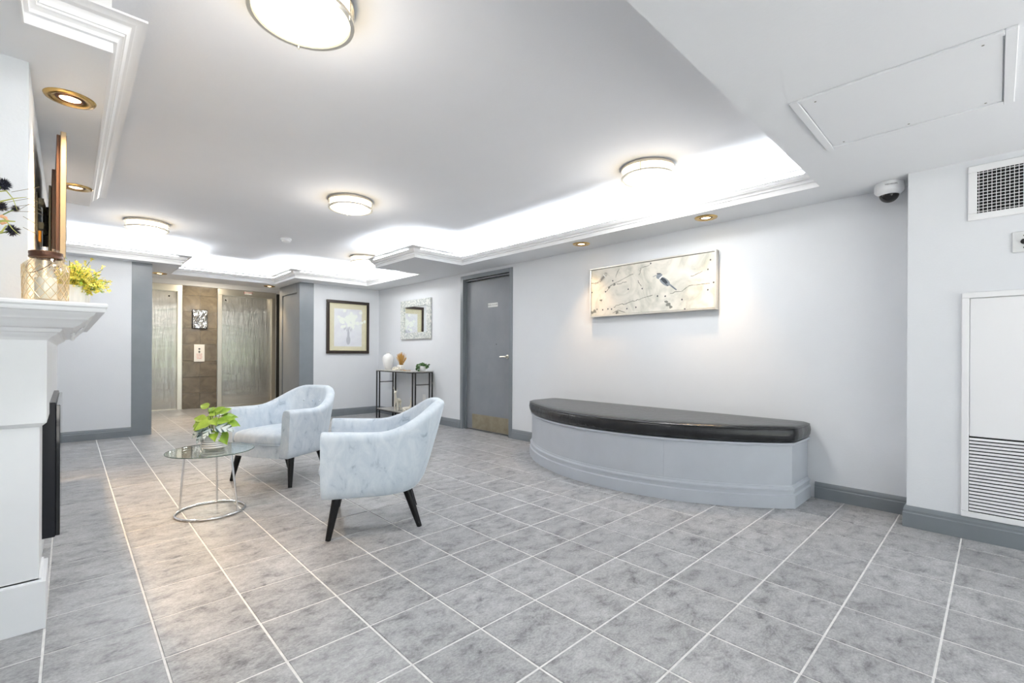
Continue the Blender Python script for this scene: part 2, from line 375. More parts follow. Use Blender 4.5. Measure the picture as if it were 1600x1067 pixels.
# walls
bm = B()
box(bm, XW, XW+.15, .3, 4.232, 0, ZS); box(bm, XW, XW+.15, 5.178, YB+.15, 0, ZS); box(bm, XW, XW+.15, 4.232, 5.178, 2.08, ZS)
box(bm, XW+.15, XW+.2, 4.1, 5.3, 0, ZS); struct('wall_right', bm, m_wall)  # first box: unseen panel added behind the door to stop sky light leaking
bm = B(); box(bm, XP, XW, Y0, .385, 0, ZS); struct('wall_pier', bm, m_wall)
bm = B(); box(bm, 2.855, XW, YB, YB+.15, 0, ZS); struct('wall_back', bm, m_wall)
bm = B(); box(bm, X0, .562, YBL, YBL+.15, 0, ZS); struct('wall_back_left', bm, m_wall)
bm = B(); box(bm, X0-.12, X0, Y0, 8.75, 0, ZS); struct('wall_left', bm, m_wall)
bm = B(); box(bm, X0, -.117, 2.61, 4.80, 0, ZS); struct('wall_chimney_breast', bm, m_wall)
# entrance front behind the camera: piers, sill, head and mullions round open glazing
bm = B(); box(bm, X0, -.9, Y0-.1, Y0, 0, ZS); box(bm, 3.6, XP, Y0-.1, Y0, 0, ZS); box(bm, -.9, 3.6, Y0-.1, Y0, 0, .1); box(bm, -.9, 3.6, Y0-.1, Y0, 2.12, ZS)
struct('wall_entrance', bm, m_wall)
bm = B()
for x in (-.9, .2, 1.3, 2.4, 3.55): box(bm, x, x+.05, Y0-.09, Y0-.02, .1, 2.12)
struct('window_1', bm, m_black)
bm = B(); box(bm, -14, 18, -26, Y0-.1, -.14, -.05); struct('ground_outside', bm, m_pave)
bm = B()
for k in range(60):
    x = -12+k*.5; sphere(bm, (x+random.uniform(-.2, .2), -15+random.uniform(-.5, .5), random.uniform(.3, 1.5)), random.uniform(.6, 1.0), 2)
o = obj('hedge_outside', bm, m_lawn, None, 180, kind='structure')

# lift lobby
bm = B(); box(bm, .3, .76, YBL+.15, YE, 0, ZC); struct('wall_lobby_left', bm, m_wall)
bm = B(); box(bm, .562, .765, YBL-.004, YBL+.15, 0, ZS); struct('trim_2', bm, m_trim)                      # dark painted corner strip
bm = B(); box(bm, 2.636, 2.855, YB-.004, YB+.005, 0, ZS); struct('trim_3', bm, m_trim)
bm = B(); box(bm, 2.66, 2.85, YB+.006, 8.6, 0, ZS)
pw = struct('wall_lobby_right', bm, m_trim)
bm = B()
for (a, b_, c, d) in [(YB+.006, YB+.14, 0, ZS), (8.46, 8.6, 0, ZS), (YB+.14, 8.46, 2.02, ZS), (YB+.14, 8.46, 0, .16)]: box(bm, 2.636, 2.662, a, b_, c, d, .004, 1)
obj('panel_frame', bm, m_trim, pw)
bm = B(); box(bm, 2.648, 2.662, YB+.155, 8.445, .175, 2.005, .005, 1); obj('panel', bm, m_trim, pw)
bm = B(); box(bm, .76, 4.2, YE, YE+.1, 2.295, ZC); struct('wall_lift_head', bm, m_wall)
bm = B(); box(bm, 3.115, 3.28, YE-.05, YE+.1, 0, 2.29); wd2 = struct('wall_lift_end', bm, m_wall)
bm = B(); box(bm, 1.515, 2.062, YE+.012, YE+.1, 0, 2.29); we = struct('wall_lift_column', bm, m_wall)
zs = [0]+[.285+.305*k for k in range(7)]+[2.29]
for c in range(2):
    for k in range(len(zs)-1):
        bm = B(); box(bm, 1.511+c*.278+.0015, 1.511+(c+1)*.278-.0015, YE, YE+.014, zs[k]+.0015, zs[k+1]-.0015, .002, 1)
        bmesh.ops.rotate(bm, verts=bm.verts, cent=(1.65+c*.278, YE, zs[k]+.15), matrix=Matrix.Rotation(random.uniform(-.012, .012), 3, 'X') @ Matrix.Rotation(random.uniform(-.012, .012), 3, 'Z'))
        obj('tile', bm, m_tileblk, we)
bm = B(); box(bm, 3.11, 3.28, YE-.055, YE-.049, 0, 2.27); obj('gap_shade_strip', bm, m_dark, wd2, label='black strip standing in for the shadowed gap beside the lift door')  # black colour stands in for the shade of the corridor opening
bm = B(); box(bm, 3.28, 4.2, YE, YE+.1, 0, 2.29); obj('wall_end', bm, m_wall, wd2)
bm = B(); box(bm, XW, XW+.12, YB+.15, YE, 0, ZC); struct('wall_lobby_far_right', bm, m_wall)
light('lobby_fill', 'AREA', (1.9, 9.6, 2.43), 22, SOFTW, (0, 0, 0), shape='DISK', size=.5)  # added warm fill for the lobby, no visible fixture

# baseboards: plinth, step and cap
bp = [(0, 0), (.016, 0), (.016, .078), (.013, .084), (.013, .096), (.010, .108), (.006, .118), (0, .118)]
def baseboard(name, pts):
    bm = B(); sweep(bm, pts, bp); return struct(name, bm, m_trim)
baseboard('baseboard_right_near', [(XW, .385), (XW, 4.177)]) if False else None
def base_run(name, pts): return baseboard(name, pts)
base_run('baseboard_right', [(XW, .385), (XW, .93)]); base_run('baseboard_right_middle', [(XW, 3.52), (XW, 4.172)])
base_run('baseboard_right_far', [(XW, 5.236), (XW, YB-.001), (2.86, YB-.001)])
base_run('baseboard_left', [(.562, YBL-.001), (X0, YBL-.001)])
bm = B(); sweep(bm, [(XP, -3.2), (XP, .385), (XW, .385)], [(q*1.1, z*1.1) for q, z in bp]); struct('baseboard_pier', bm, m_trim)

# ================================================================== DOOR in the right wall
bm = B(); box(bm, XW+.06, XW+.10, 4.236, 5.174, .012, 2.045); door = obj('door_1', bm, m_door, None, kind='structure')
def doorpart(n, bm, m, sm=None, lab=None): return obj(n, bm, m, door, sm, label=lab)
bm = B()
for y0, y1 in ((4.177, 4.235), (5.175, 5.233)): box(bm, XW-.012, XW+.14, y0, y1, 0, 2.134, .003, 1)
box(bm, XW-.012, XW+.14, 4.235, 5.175, 2.08, 2.134, .003, 1)
for y0, y1 in ((4.235, 4.250), (5.160, 5.175)): box(bm, XW+.03, XW+.058, y0, y1, 0, 2.08)
box(bm, XW+.03, XW+.058, 4.235, 5.175, 2.062, 2.08)
doorpart('door_frame', bm, m_trim)
bm = B(); box(bm, XW+.056, XW+.061, 4.262, 5.04, .02, .222); doorpart('kick_plate', bm, m_kick, lab='brushed brass kick plate')
bm = B(); lathe(bm, [(.0, 0), (.026, 0), (.026, .008), (.012, .012), (.012, .045), (.0, .045)], (XW+.06, 4.33, 1.015), 20, (-1, 0, 0))
tube(bm, [(XW+.018, 4.325, 1.015), (XW+.014, 4.37, 1.015), (XW+.018, 4.43, 1.013)], .009, 8)
doorpart('handle', bm, m_nickel, 40, 'satin nickel lever handle')
bm = B(); lathe(bm, [(0, 0), (.007, 0), (.007, .004), (0, .004)], (XW+.06, 4.545, 1.178), 12, (-1, 0, 0)); doorpart('viewer', bm, m_black)
sg = None
bm = B(); box(bm, XW+.055, XW+.0605, 4.522, 4.714, 1.672, 1.726, .001, 1); sg = doorpart('door_sign', bm, m_paper, lab='small white sign with grey lettering')
text_obj('sign_lettering', 'MAIL ROOM', .034, m_ink2, (XW+.0545, 4.618, 1.699), RX, sg)

# ================================================================== LIFT DOORS
def lift(name, label, x0, x1, jl, indicator):
    t = thing(name, label, 'elevator', ((x0+x1)/2, YE, 0))
    bm = B(); box(bm, x0+.03, (x0+x1)/2-.002 if False else x1-.03, YE+.055, YE+.085, .012, 2.17); obj('door_panel', bm, m_brush, t)
    bm = B()
    box(bm, x0-.03, x0+.045, YE-.018, YE+.09, 0, 2.17, .003, 1); box(bm, x1-.045, x1+.03, YE-.018, YE+.09, 0, 2.17, .003, 1); obj('jamb', bm, m_jamb, t)
    bm = B(); box(bm, x0-.03, x1+.03, YE-.018, YE+.09, 2.17, 2.29, .003, 1); obj('header', bm, m_jamb, t)
    bm = B(); box(bm, x0+.03, x1-.03, YE+.0, YE+.09, .0, .012); obj('sill', bm, m_nickel, t)
    bm = B(); lathe(bm, [(0, 0), (.014, 0), (.014, .003), (0, .003)], (x0+.12 if indicator else x1-.16, YE+.055, 2.08), 14, (0, -1, 0)); obj('key_hole', bm, m_dark, t)
    if indicator:
        bm = B(); box(bm, 2.53, 2.66, YE-.022, YE-.017, 2.215, 2.275, .001, 1); d = obj('floor_indicator', bm, m_paper, t, label='small indicator with red lettering')
        text_obj('lettering', 'DOWN', .046, m_red, (2.595, YE-.0225, 2.247), RY, d)
    return t
lift('elevator_door', 'brushed steel elevator door half hidden by the dark corner strip at left of the lobby', .80, 1.48, True, False)
lift('elevator_door', 'wide brushed steel elevator door under the small red indicator, behind the seats', 2.10, 3.08, True, True)
# call panel and foil picture on the tiled column
t = thing('call_panel', 'white lift call plate with two dark buttons and red print on tiled column', 'call panel', (1.777, YE, .88))
bm = B(); box(bm, 1.693, 1.861, YE-.012, YE-.001, .877, 1.203, .002, 1); obj('plate', bm, m_paper, t)
for z in (1.118, 1.062):
    bm = B(); lathe(bm, [(0, 0), (.016, 0), (.014, .006), (0, .006)], (1.777, YE-.012, z), 16, (0, -1, 0)); obj('button', bm, m_ink, t)
for k, s in enumerate(('IN CASE', 'OF FIRE', 'USE THE', 'STAIRS')): text_obj('lettering', s, .026, m_red, (1.777, YE-.0125, 1.018-k*.027), RY, t)
t = thing('wall_picture', 'small crumpled silver foil picture in thin dark frame above call plate', 'picture', (1.78, YE, 1.5))
bm = B(); box(bm, 1.66, 1.906, YE-.03, YE-.001, 1.498, 1.857, .003, 1); obj('frame', bm, m_black, t)
bm = B()
G = 14; vs = [[bm.verts.new((1.672+.222*i/G, YE-.034-.022*abs(mnoise.noise((i*.45, j*.38, 3.1))), 1.51+.335*j/G)) for i in range(G+1)] for j in range(G+1)]
for j in range(G):
    for i in range(G): bm.faces.new((vs[j][i], vs[j][i+1], vs[j+1][i+1], vs[j+1][i]))
obj('foil_sheet', bm, m_foil, t, label='creased silver foil')

# ================================================================== BENCH
import functools
def arc_front(inset, n=26):
    # plan outline of the bench, measured front arc from (3.62,3.49) through (3.05,2.2) to (3.64,.94)
    cxx, cyy, R = 4.775, 2.215, 1.725-inset
    a0 = math.asin((3.47-inset-cyy)/R); a1 = math.asin((.955+inset-cyy)/R)
    pts = [(cxx-R*cos(a0+(a1-a0)*k/n), cyy+R*sin(a0+(a1-a0)*k/n)) for k in range(n+1)]
    return pts
def bench_outline(inset): 
    p = arc_front(inset); return [(3.984, p[0][1])]+p+[(3.984, p[-1][1])]
t = thing('curved_bench', 'grey painted bow-fronted bench base with moulded plinth against the right wall', 'bench', (3.6, 2.2, 0))
bm = B(); prism(bm, bench_outline(.02), 0, .44); obj('body', bm, m_bench, t, 30)
pl = bench_outline(.02); 
bpb = [(0, .0), (-.024, .0), (-.024, .086), (-.013, .094), (-.013, .116), (-.019, .119), (-.019, .131), (-.006, .142), (-.004, .152), (0, .154)]
bm = B(); sweep(bm, pl, [(-q, z) for q, z in bpb] if False else bpb); obj('plinth', bm, m_bench, t, 20)
bm = B(); sweep(bm, pl, [(0, .428), (-.012, .428), (-.016, .436), (-.016, .446), (0, .446)]); obj('top_lip', bm, m_bench, t, 30)
bm = B(); box(bm, -.001, .001, -.002, .002, .155, .425)
a_ = arc_front(.02)[18]; bmesh.ops.translate(bm, verts=bm.verts, vec=(a_[0], a_[1], 0)); obj('joint_line', bm, m_bench, t)
# cushion
def cushion_rings(outl, layers, cen):
    bm = B(); rings = []
    n = len(outl)
    def inset_pt(i, d):
        p = Vector(outl[i]); a = Vector(outl[i-1]); b = Vector(outl[(i+1) % n])
        n1 = Vector((-(p-a).y, (p-a).x)).normalized(); n2 = Vector((-(b-p).y, (b-p).x)).normalized()
        o = (n1+n2)/max(.35, 1+n1.dot(n2)); return p+o*d
    for d, z in layers: rings.append([bm.verts.new((*inset_pt(i, d), z)) for i in range(n)])
    return bm, rings
def skin(bm, rings):
    n = len(rings[0])
    for A, C in zip(rings, rings[1:]):
        for k in range(n): bm.faces.new((A[k], A[(k+1) % n], C[(k+1) % n], C[k]))
ol = bench_outline(-.005)
# refine the straight ends and the back edge so that the corners round off
def refine(ol, step=.06):
    out = []
    for a, b in zip(ol, ol[1:]+ol[:1]):
        L = sqrt((a[0]-b[0])**2+(a[1]-b[1])**2); k = max(1, int(L/step)); out += [(a[0]+(b[0]-a[0])*j/k, a[1]+(b[1]-a[1])*j/k) for j in range(k)]
    return out
def smooth_loop(P, it=2):
    for _ in range(it): P = [((P[i-1][0]+2*P[i][0]+P[(i+1) % len(P)][0])/4, (P[i-1][1]+2*P[i][1]+P[(i+1) % len(P)][1])/4) for i in range(len(P))]
    return P
ol = smooth_loop(refine(ol, .035), 3)
area = sum(ol[i-1][0]*ol[i][1]-ol[i][0]*ol[i-1][1] for i in range(len(ol)))
if area < 0: ol = ol[::-1]
t = thing('bench_cushion', 'long black leather bench cushion with piped edge on the grey curved bench', 'cushion', (3.6, 2.2, .447))
def build_cushion(ol, lay, spine, top, parent, mat, pipe_at, local=False, wr=0):
    bm, rings = cushion_rings(ol, lay, None)
    skin(bm, rings)
    last = rings[-1]; prev = last
    for tt, zz in ((.06, .5), (.2, .8), (.45, .95), (.75, 1.0)):
        ring = []
        for i, v in enumerate(last):
            s = spine(v.co.x, v.co.y); ring.append(bm.verts.new((v.co.x+(s[0]-v.co.x)*tt, v.co.y+(s[1]-v.co.y)*tt, lay[-1][1]+top*zz)))
        skin(bm, [prev, ring]); prev = ring
    f = bm.faces.new(prev); bm.faces.new(rings[0][::-1])
    bmesh.ops.triangulate(bm, faces=[f])
    if wr:
        for rr in rings[1:-1]:
            for v in rr:
                q = mnoise.noise((v.co.y*13+v.co.z*22, v.co.z*7, 1.0)); v.co.x -= wr*q; v.co.z += wr*.3*q
    pp = [rings[pipe_at][i].co.copy() for i in range(len(ol))]
    o = obj('cover', bm, mat, parent, 180, local)
    bm = B(); tube(bm, pp, .005, 6, closed=True); obj('piping', bm, mat, parent, 180, local)
    return o
lay = [(.022, .447), (.004, .455), (-.006, .475), (-.010, .505), (-.006, .53), (.0, .545), (.008, .553)]
build_cushion(ol, lay, lambda x, y: (min(3.72, max(3.5, x)), min(3.15, max(1.25, y))), .012, t, m_leather, 5, wr=.006)

# ================================================================== ARMCHAIRS
def make_chair(label):
    t = thing('armchair', label, 'chair', (0, 0, 0), 'blue-grey velvet tub chairs')
    Z0 = .228; XS = -.24
    def plan(k, v, off=0):
        """k in [0,1] round the U from right front to left front; v height fraction; returns x, y, rear progress"""
        ls = .34; tot = 2*ls+1; s = k*tot
        a = .285+.155*v**.8 ; w = .318+.018*v
        xf = .04
        if s < ls: q = s/ls; x = xf+(XS-xf)*q; return Vector((x, -w+.0*q)), Vector((0, 1)), 0
        if s > tot-ls: q = (tot-s)/ls; x = xf+(XS-xf)*q; return Vector((x, w)), Vector((0, -1)), 0
        ph = (s-ls)*pi; e = .86
        cx, cy = sin(ph), -cos(ph)
        px = XS-a*abs(cx)**e; py = w*(abs(cy)**e)*(1 if cy > 0 else -1)
        nn = Vector((cx/a, -cy/w)).normalized()
        return Vector((px, py)), nn, min(ph, pi-ph)/(pi/2)
    def H(k, pr):
        q = max(0, min(1, (pr-.02)/.80)); q = sin(pi/2*q)**1.7
        ls = .34/1.68; kk = min(k, 1-k)/ls
        return .607-.012*min(1, kk)+.158*q
    bm = B(); N = 56; cols = []
    for i in range(N+1):
        k = i/N; _, _, pr = plan(k, 0); h = H(k, pr); th = .078-.012*pr
        prof = []
        for v in (0, .04, .12, .25, .4, .55, .7, .85, .95):
            prof.append((v, 0.018*(1-min(1, v/.12))**2, Z0+(h-.03-Z0)*v))
        for a in (0, 35, 70, 110, 145, 180):
            prof.append((1, th/2-th/2*cos(radians(a)), h-.028+.028*sin(radians(a))))
        for v in (.9, .75, .55, .35, .2):
            prof.append((v, th+(.02*(1-v) if pr > .2 else 0), Z0+(h-.03-Z0)*v))
        prof.append((.1, th+.02, Z0))
        cc = []
        for v, o, z in prof:
            p, n, _ = plan(k, v); q = p+n*o; cc.append(bm.verts.new((q.x, q.y, z)))
        cols.append(cc)
    m = len(cols[0])
    for A, C in zip(cols, cols[1:]):
        for j in range(m): bm.faces.new((A[j], A[(j+1) % m], C[(j+1) % m], C[j]))
    f1 = bm.faces.new(cols[0]); f2 = bm.faces.new(cols[-1][::-1])
    es = list(f1.edges)+list(f2.edges)
    bmesh.ops.bevel(bm, geom=es, offset=.010, segments=3, affect='EDGES', profile=.5)
    obj('shell', bm, m_velvet, t, 60, True)
    # seat base between the arms, its front apron gently bowed
    pts = [(.032, -.262)]+[(.032+.010*(1-(y/.262)**2), y) for y in [-.26+.052*k for k in range(11)]]+[(.032, .262), (-.3, .262), (-.44, .2), (-.5, 0), (-.44, -.2), (-.3, -.262)]
    bm = B(); prism(bm, pts, .222, .325); obj('seat_base', bm, m_velvet, t, 40, True)
    pts = [(.055, -.235), (.062, -.1), (.064, 0), (.062, .1), (.055, .235), (-.25, .25), (-.4, .215), (-.5, .12), (-.52, 0), (-.5, -.12), (-.4, -.215), (-.25, -.25)]
    pts = smooth_loop(refine(pts, .03), 3)
    ar = sum(pts[i-1][0]*pts[i][1]-pts[i][0]*pts[i-1][1] for i in range(len(pts)))
    if ar < 0: pts = pts[::-1]
    cu = B(); cu.free()
    c = build_cushion_local(pts, t)
    for y in (-.11, 0, .11):
        k = None; pr = .9
        # on the inner face of the back
        best = min((abs(plan(kk/200, .72)[0].y-y), kk) for kk in range(70, 131))[1]/200
        p, n, _ = plan(best, .72); q = p+n*.07
        bm = B(); sphere(bm, (q.x, q.y, .615), .010, 2, (.6, 1, 1)); obj('button', bm, m_velvet, t, 180, True)
    for (bx, by, tx, ty) in ((0, .300, -.045, .265), (0, -.300, -.045, -.265), (-.51, .205, -.43, .185), (-.51, -.205, -.43, -.185)):
        bm = B(); tube(bm, [(tx, ty, .24), (tx+(bx-tx)*.5, ty+(by-ty)*.5, .12), (bx, by, 0)], [.026, .021, .015], 16); obj('leg', bm, m_legs, t, 50, True)
    return t
def build_cushion_local(pts, parent):
    lay = [(.02, .322), (.004, .33), (-.006, .345), (-.008, .365), (-.004, .385), (.004, .400), (.014, .409)]
    bm, rings = cushion_rings(pts, lay, None); skin(bm, rings); last = prev = rings[-1]
    for tt, zz in ((.08, .010), (.25, .020), (.5, .027), (.8, .030)):
        ring = [bm.verts.new((v.co.x+(-.22-v.co.x)*tt, v.co.y*(1-tt), .409+zz)) for v in last]; skin(bm, [prev, ring]); prev = ring
    bm.faces.new(prev); bm.faces.new(rings[0][::-1])
    pp = [v.co.copy() for v in rings[1]]
    o = obj('seat_cushion', bm, m_velvet, parent, 180, True)
    bm = B(); tube(bm, pp, .004, 6, closed=True); obj('piping', bm, m_velvet, o, 180, True)
    return o
A1 = atan2(.47, -.883); A2 = atan2(-.467, -.884)
ch = make_chair('near velvet tub armchair seen from its side, closest to the curved bench')
ch.location = (1.190, 2.842, 0); ch.rotation_euler = (0, 0, A1)
dup(ch, (1.107, 4.061, 0), A2, 'far velvet tub armchair with buttoned back facing the glass table')

# ================================================================== GLASS TABLE and its plant
TC = (.682, 3.583)
t = thing('side_table', 'round glass side table with chrome ring base, in front of the armchairs', 'table', (*TC, 0))
bm = B(); lathe(bm, [(0, .400), (.246, .400), (.250, .404), (.246, .408), (0, .408)], (*TC, 0), 56, caps=False); obj('glass_top', bm, m_glass, t, 40)
bm = B(); tube(bm, [(TC[0]+.2495*cos(a*pi/28), TC[1]+.2495*sin(a*pi/28), .404) for a in range(56)], .0022, 6, closed=True); obj('glass_rim', bm, M('green_glass_edge', (.02, .06, .045), .1), t, 180, label='dark green glass edge')
bm = B(); tube(bm, [(TC[0]+.195*cos(a*pi/24), TC[1]+.195*sin(a*pi/24), .0075) for a in range(48)], .0075, 8, closed=True); obj('base_ring', bm, m_chrome, t, 180)
for (b0, tp) in (((.53, 3.702), (.548, 3.66)), ((.802, 3.43), (.768, 3.448)), ((.753, 3.766), (.735, 3.70))):
    v = Vector(b0)-Vector(TC); v = v.normalized()*.195; b0 = (TC[0]+v.x, TC[1]+v.y)
    bm = B(); tube(bm, [(*b0, .006), (*tp, .398)], .0065, 10); lathe(bm, [(0, .392), (.016, .392), (.016, .399), (0, .399)], (*tp, 0), 14); obj('leg', bm, m_chrome, t, 60)

def leaf_mesh(name, L, W, mat, bend=.25):
    me_bm = B(); n = 8; rows = []
    for i in range(n+1):
        u = i/n; w = W*sin(pi*min(1, u**.62))*(1-.15*u) if 0 < u < 1 else 0
        x = L*(u-.08*(1 if i == 0 else 0)); z = -bend*L*u*u
        if w < 1e-4: rows.append([me_bm.verts.new((x, 0, z))])
        else: rows.append([me_bm.verts.new((x-(.10*L if u < .25 else 0)*(abs(s) > .9), w*s, z+.16*W*abs(s))) for s in (-1, -.5, 0, .5, 1)])
    for A, C in zip(rows, rows[1:]):
        if len(A) == 1:
            for k in range(4): me_bm.faces.new((A[0], C[k+1], C[k]))
        elif len(C) == 1:
            for k in range(4): me_bm.faces.new((A[k], A[k+1], C[0]))
        else:
            for k in range(4): me_bm.faces.new((A[k], A[k+1], C[k+1], C[k]))
    me = bpy.data.meshes.new(name); me_bm.to_mesh(me); me_bm.free(); me.materials.append(mat)
    for p in me.polygons: p.use_smooth = True
    return me
PT = (.704, 3.606, .408)
t = thing('potted_plant', 'lime and variegated leafy plant in ribbed white pot on the glass table', 'plant', PT)
bm = B(); prof = [(0, 0), (.055, 0), (.066, .008)]
for k in range(7): prof += [(.072+.004*sin(k*.45)+.003, .015+k*.014), (.071+.004*sin(k*.45), .022+k*.014)]
prof += [(.078, .116), (.072, .118), (.070, .10), (0, .095)]
lathe(bm, prof, PT, 36, caps=False); obj('pot', bm, m_pot, t, 60)
bm = B(); lathe(bm, [(0, .098), (.071, .098)], PT, 24, caps=False); obj('soil', bm, m_soil, t)
me_l = leaf_mesh('leaf', .085, .036, m_lime); me_v = leaf_mesh('leaf', .088, .036, m_var)
rnd = random.Random(5); stems = B()
LV = []   # (dx along view-right, dy towards viewer, z, azimuth in view (deg: 0 = right), pitch, size, variegated)
vr = Vector((r0.x, r0.y, 0)); vf = Vector((fwd.x, fwd.y, 0))
spec = [(-.045, -.0, .275, 160, .3, .8, 0), (-.03, .0, .235, 20, .2, 1.0, 0), (.03, .01, .235, 60, .5, .9, 0), (.055, 0, .225, 100, -.1, .8, 0), (-.08, .0, .175, 175, -.3, 1.05, 0), (-.03, -.03, .19, 200, 0, .95, 0),
        (.0, -.05, .185, -120, -.4, 1.1, 0), (-.055, -.04, .135, 190, -.6, 1.15, 1), (-.03, -.06, .115, 215, -.9, 1.0, 1), (.045, -.05, .15, 10, -.1, 1.2, 1), (.075, -.02, .15, -15, -.35, .85, 1), (.06, -.03, .115, -30, -1.0, 1.1, 0),
        (.08, .02, .17, 10, -.2, .9, 0), (.03, .05, .20, 40, .1, 1.0, 0), (-.05, .05, .19, 150, .1, 1.0, 0), (0, .03, .21, 90, .4, .8, 1), (-.075, .0, .105, 195, -1.1, .8, 0), (.015, -.045, .2, -60, -.3, .9, 0), (.02, -.02, .25, 45, .6, .7, 0), (-.01, .06, .17, 110, -.1, 1.0, 0), (-.055, -.02, .20, 185, .1, .9, 0), (.035, -.02, .185, -10, .1, .9, 0), (.055, .0, .19, 30, .2, .85, 0), (-.02, -.045, .155, 230, -.5, .9, 1), (.03, -.055, .125, -70, -.8, .9, 0), (-.04, -.05, .16, 205, -.3, .85, 0), (.01, -.06, .14, -95, -.7, .9, 1), (-.015, .0, .25, 120, .5, .7, 0), (.05, .03, .21, 70, .2, .8, 0), (-.065, .02, .16, 165, -.2, .9, 1)]
for (dx, dy, z, az, pit, sz, va) in spec:
    base = Vector(PT)+vr*dx+vf*dy+Vector((0, 0, z)); root = Vector(PT)+vr*dx*.3+vf*dy*.3+Vector((0, 0, .098))
    a = radians(az); d2 = vr*cos(a)+(vf*.55)*sin(a)*(1 if dy >= 0 else 1)
    d3 = (d2.normalized()*cos(pit)+Vector((0, 0, 1))*sin(pit)).normalized()
    # leaf face turned towards the viewer and the light
    nrm = (Vector((0, 0, 1))*.75-vf*.75); nrm = (nrm-d3*nrm.dot(d3)).normalized(); sd = nrm.cross(d3)
    o = bpy.data.objects.new('leaf', me_v if va else me_l); COL.objects.link(o); o.parent = t
    o.matrix_local = Matrix(((d3.x, sd.x, nrm.x, base.x-PT[0]), (d3.y, sd.y, nrm.y, base.y-PT[1]), (d3.z, sd.z, nrm.z, base.z-PT[2]), (0, 0, 0, 1))) @ Matrix.Scale(sz, 4)
    if va: o['label'] = 'pale leaf with dark green veins'
    mid = (root+base)/2+Vector((0, 0, .02)); tube(stems, [root, mid, base], .0018, 5)
obj('stems', stems, m_stem, t)

# ================================================================== CONSOLE with its things
CX0, CX1, CY0, CY1, CZ = 3.62, 3.978, 5.89, 6.99, .785
t = thing('console_table', 'narrow grey-topped console table on thin black double legs under the mirror', 'table', (3.8, 6.44, 0))
bm = B(); box(bm, CX0, CX1, CY0, CY1, CZ-.012, CZ); obj('table_top', bm, m_table, t)
bm = B(); box(bm, CX0+.01, CX1-.01, CY0+.02, CY1-.02, .150, .163); obj('shelf', bm, m_table, t)
bm = B()
for z in (CZ-.026, .136):
    for (a, b_, c, d) in [(CX0, CX1, CY0, CY0+.014), (CX0, CX1, CY1-.014, CY1), (CX0, CX0+.014, CY0, CY1), (CX1-.014, CX1, CY0, CY1)]: box(bm, a, b_, c, d, z, z+.0145)
for y0 in (CY0+.002, CY1-.016): box(bm, CX0+.05, CX1-.05, y0, y0+.014, .58, .594)
obj('frame_rail', bm, m_black, t)
for y0 in (CY0, CY1-.016):
    for x0 in (CX0, CX0+.048, CX1-.066, CX1-.018):
        bm = B(); box(bm, x0, x0+.018, y0, y0+.016, 0, CZ-.012); obj('leg', bm, m_black, t)
CP = lambda px, X: None
def on_top(px, x):   # point on the console top where the picture column px crosses x
    k = (px-800)/FOC; d = fwd+r0*k; return (x, x*d.y/d.x)
def put(px, x): p = on_top(px, x); return p
# vase
p = put(606.5, 3.84); t = thing('vase', 'matte white round-shouldered vase at the corner end of the console table', 'vase', (*p, CZ))
bm = B(); lathe(bm, [(0, 0), (.050, 0), (.058, .01), (.074, .06), (.088, .12), (.094, .17), (.088, .21), (.066, .24), (.034, .256), (.028, .262), (.030, .275), (.036, .278), (.030, .279), (.022, .262), (0, .25)], (*p, CZ), 32, caps=False); obj('body', bm, m_pot, t, 60)
# dried grass bowl
p = put(627, 3.82); PB = Vector((*p, CZ)); t = thing('dried_grass_bowl', 'golden dried grass bunch in small white bowl, between white vase and ivy', 'plant', PB)
bm = B(); lathe(bm, [(0, 0), (.035, 0), (.055, .012), (.067, .04), (.066, .07), (.060, .085), (.056, .083), (.058, .06), (.045, .02), (0, .014)], PB, 28, caps=False); obj('bowl', bm, m_pot, t, 60)
bm = B(); rnd = random.Random(3)
for k in range(170):
    a = rnd.uniform(0, 2*pi); s = rnd.random()**.6; h = rnd.uniform(.15, .235)*(1-.25*s*s); q = PB+Vector((cos(a)*.02*s, sin(a)*.02*s, .05))
    e = PB+Vector((cos(a)*.085*s, sin(a)*.085*s, .06+h)); m_ = (q+e)/2+Vector((-cos(a)*.012*s, -sin(a)*.012*s, 0)); tube(bm, [q, m_, e], [.0010, .0012, .0018], 4)
obj('grass_blades', bm, m_straw, t, kind='stuff')
# beads and knot ornament in front of the bowl
p = put(618, 3.71); t = thing('knot_ornament', 'small cream chain-link knot lying before the white vase', 'ornament', (*p, CZ))
for k, (dx, dy, tilt) in enumerate(((0, .03, .9), (.0, -.02, .3), (.02, -.07, 1.2))):
    bm = B(); tube(bm, [(p[0]+dx+.032*cos(a*pi/10)*cos(tilt), p[1]+dy+.045*sin(a*pi/10), CZ+.030+.022*cos(a*pi/10)*sin(tilt+.4)-.022*sin(.4)*0) for a in range(20)], .009, 8, closed=True)
    mz = min(v.co.z for v in bm.verts); bmesh.ops.translate(bm, verts=bm.verts, vec=(0, 0, CZ+.001-mz)); obj('link', bm, m_cream, t, 180)
p = put(633, 3.70); t = thing('bead_string', 'string of small tan wooden beads lying on the console table', 'beads', (*p, CZ))
for k in range(11):
    bm = B(); sphere(bm, (p[0]+.03*sin(k*.7), p[1]+.11-.022*k, CZ+.0095), .0095, 1); obj('bead', bm, m_wood, t, 180)
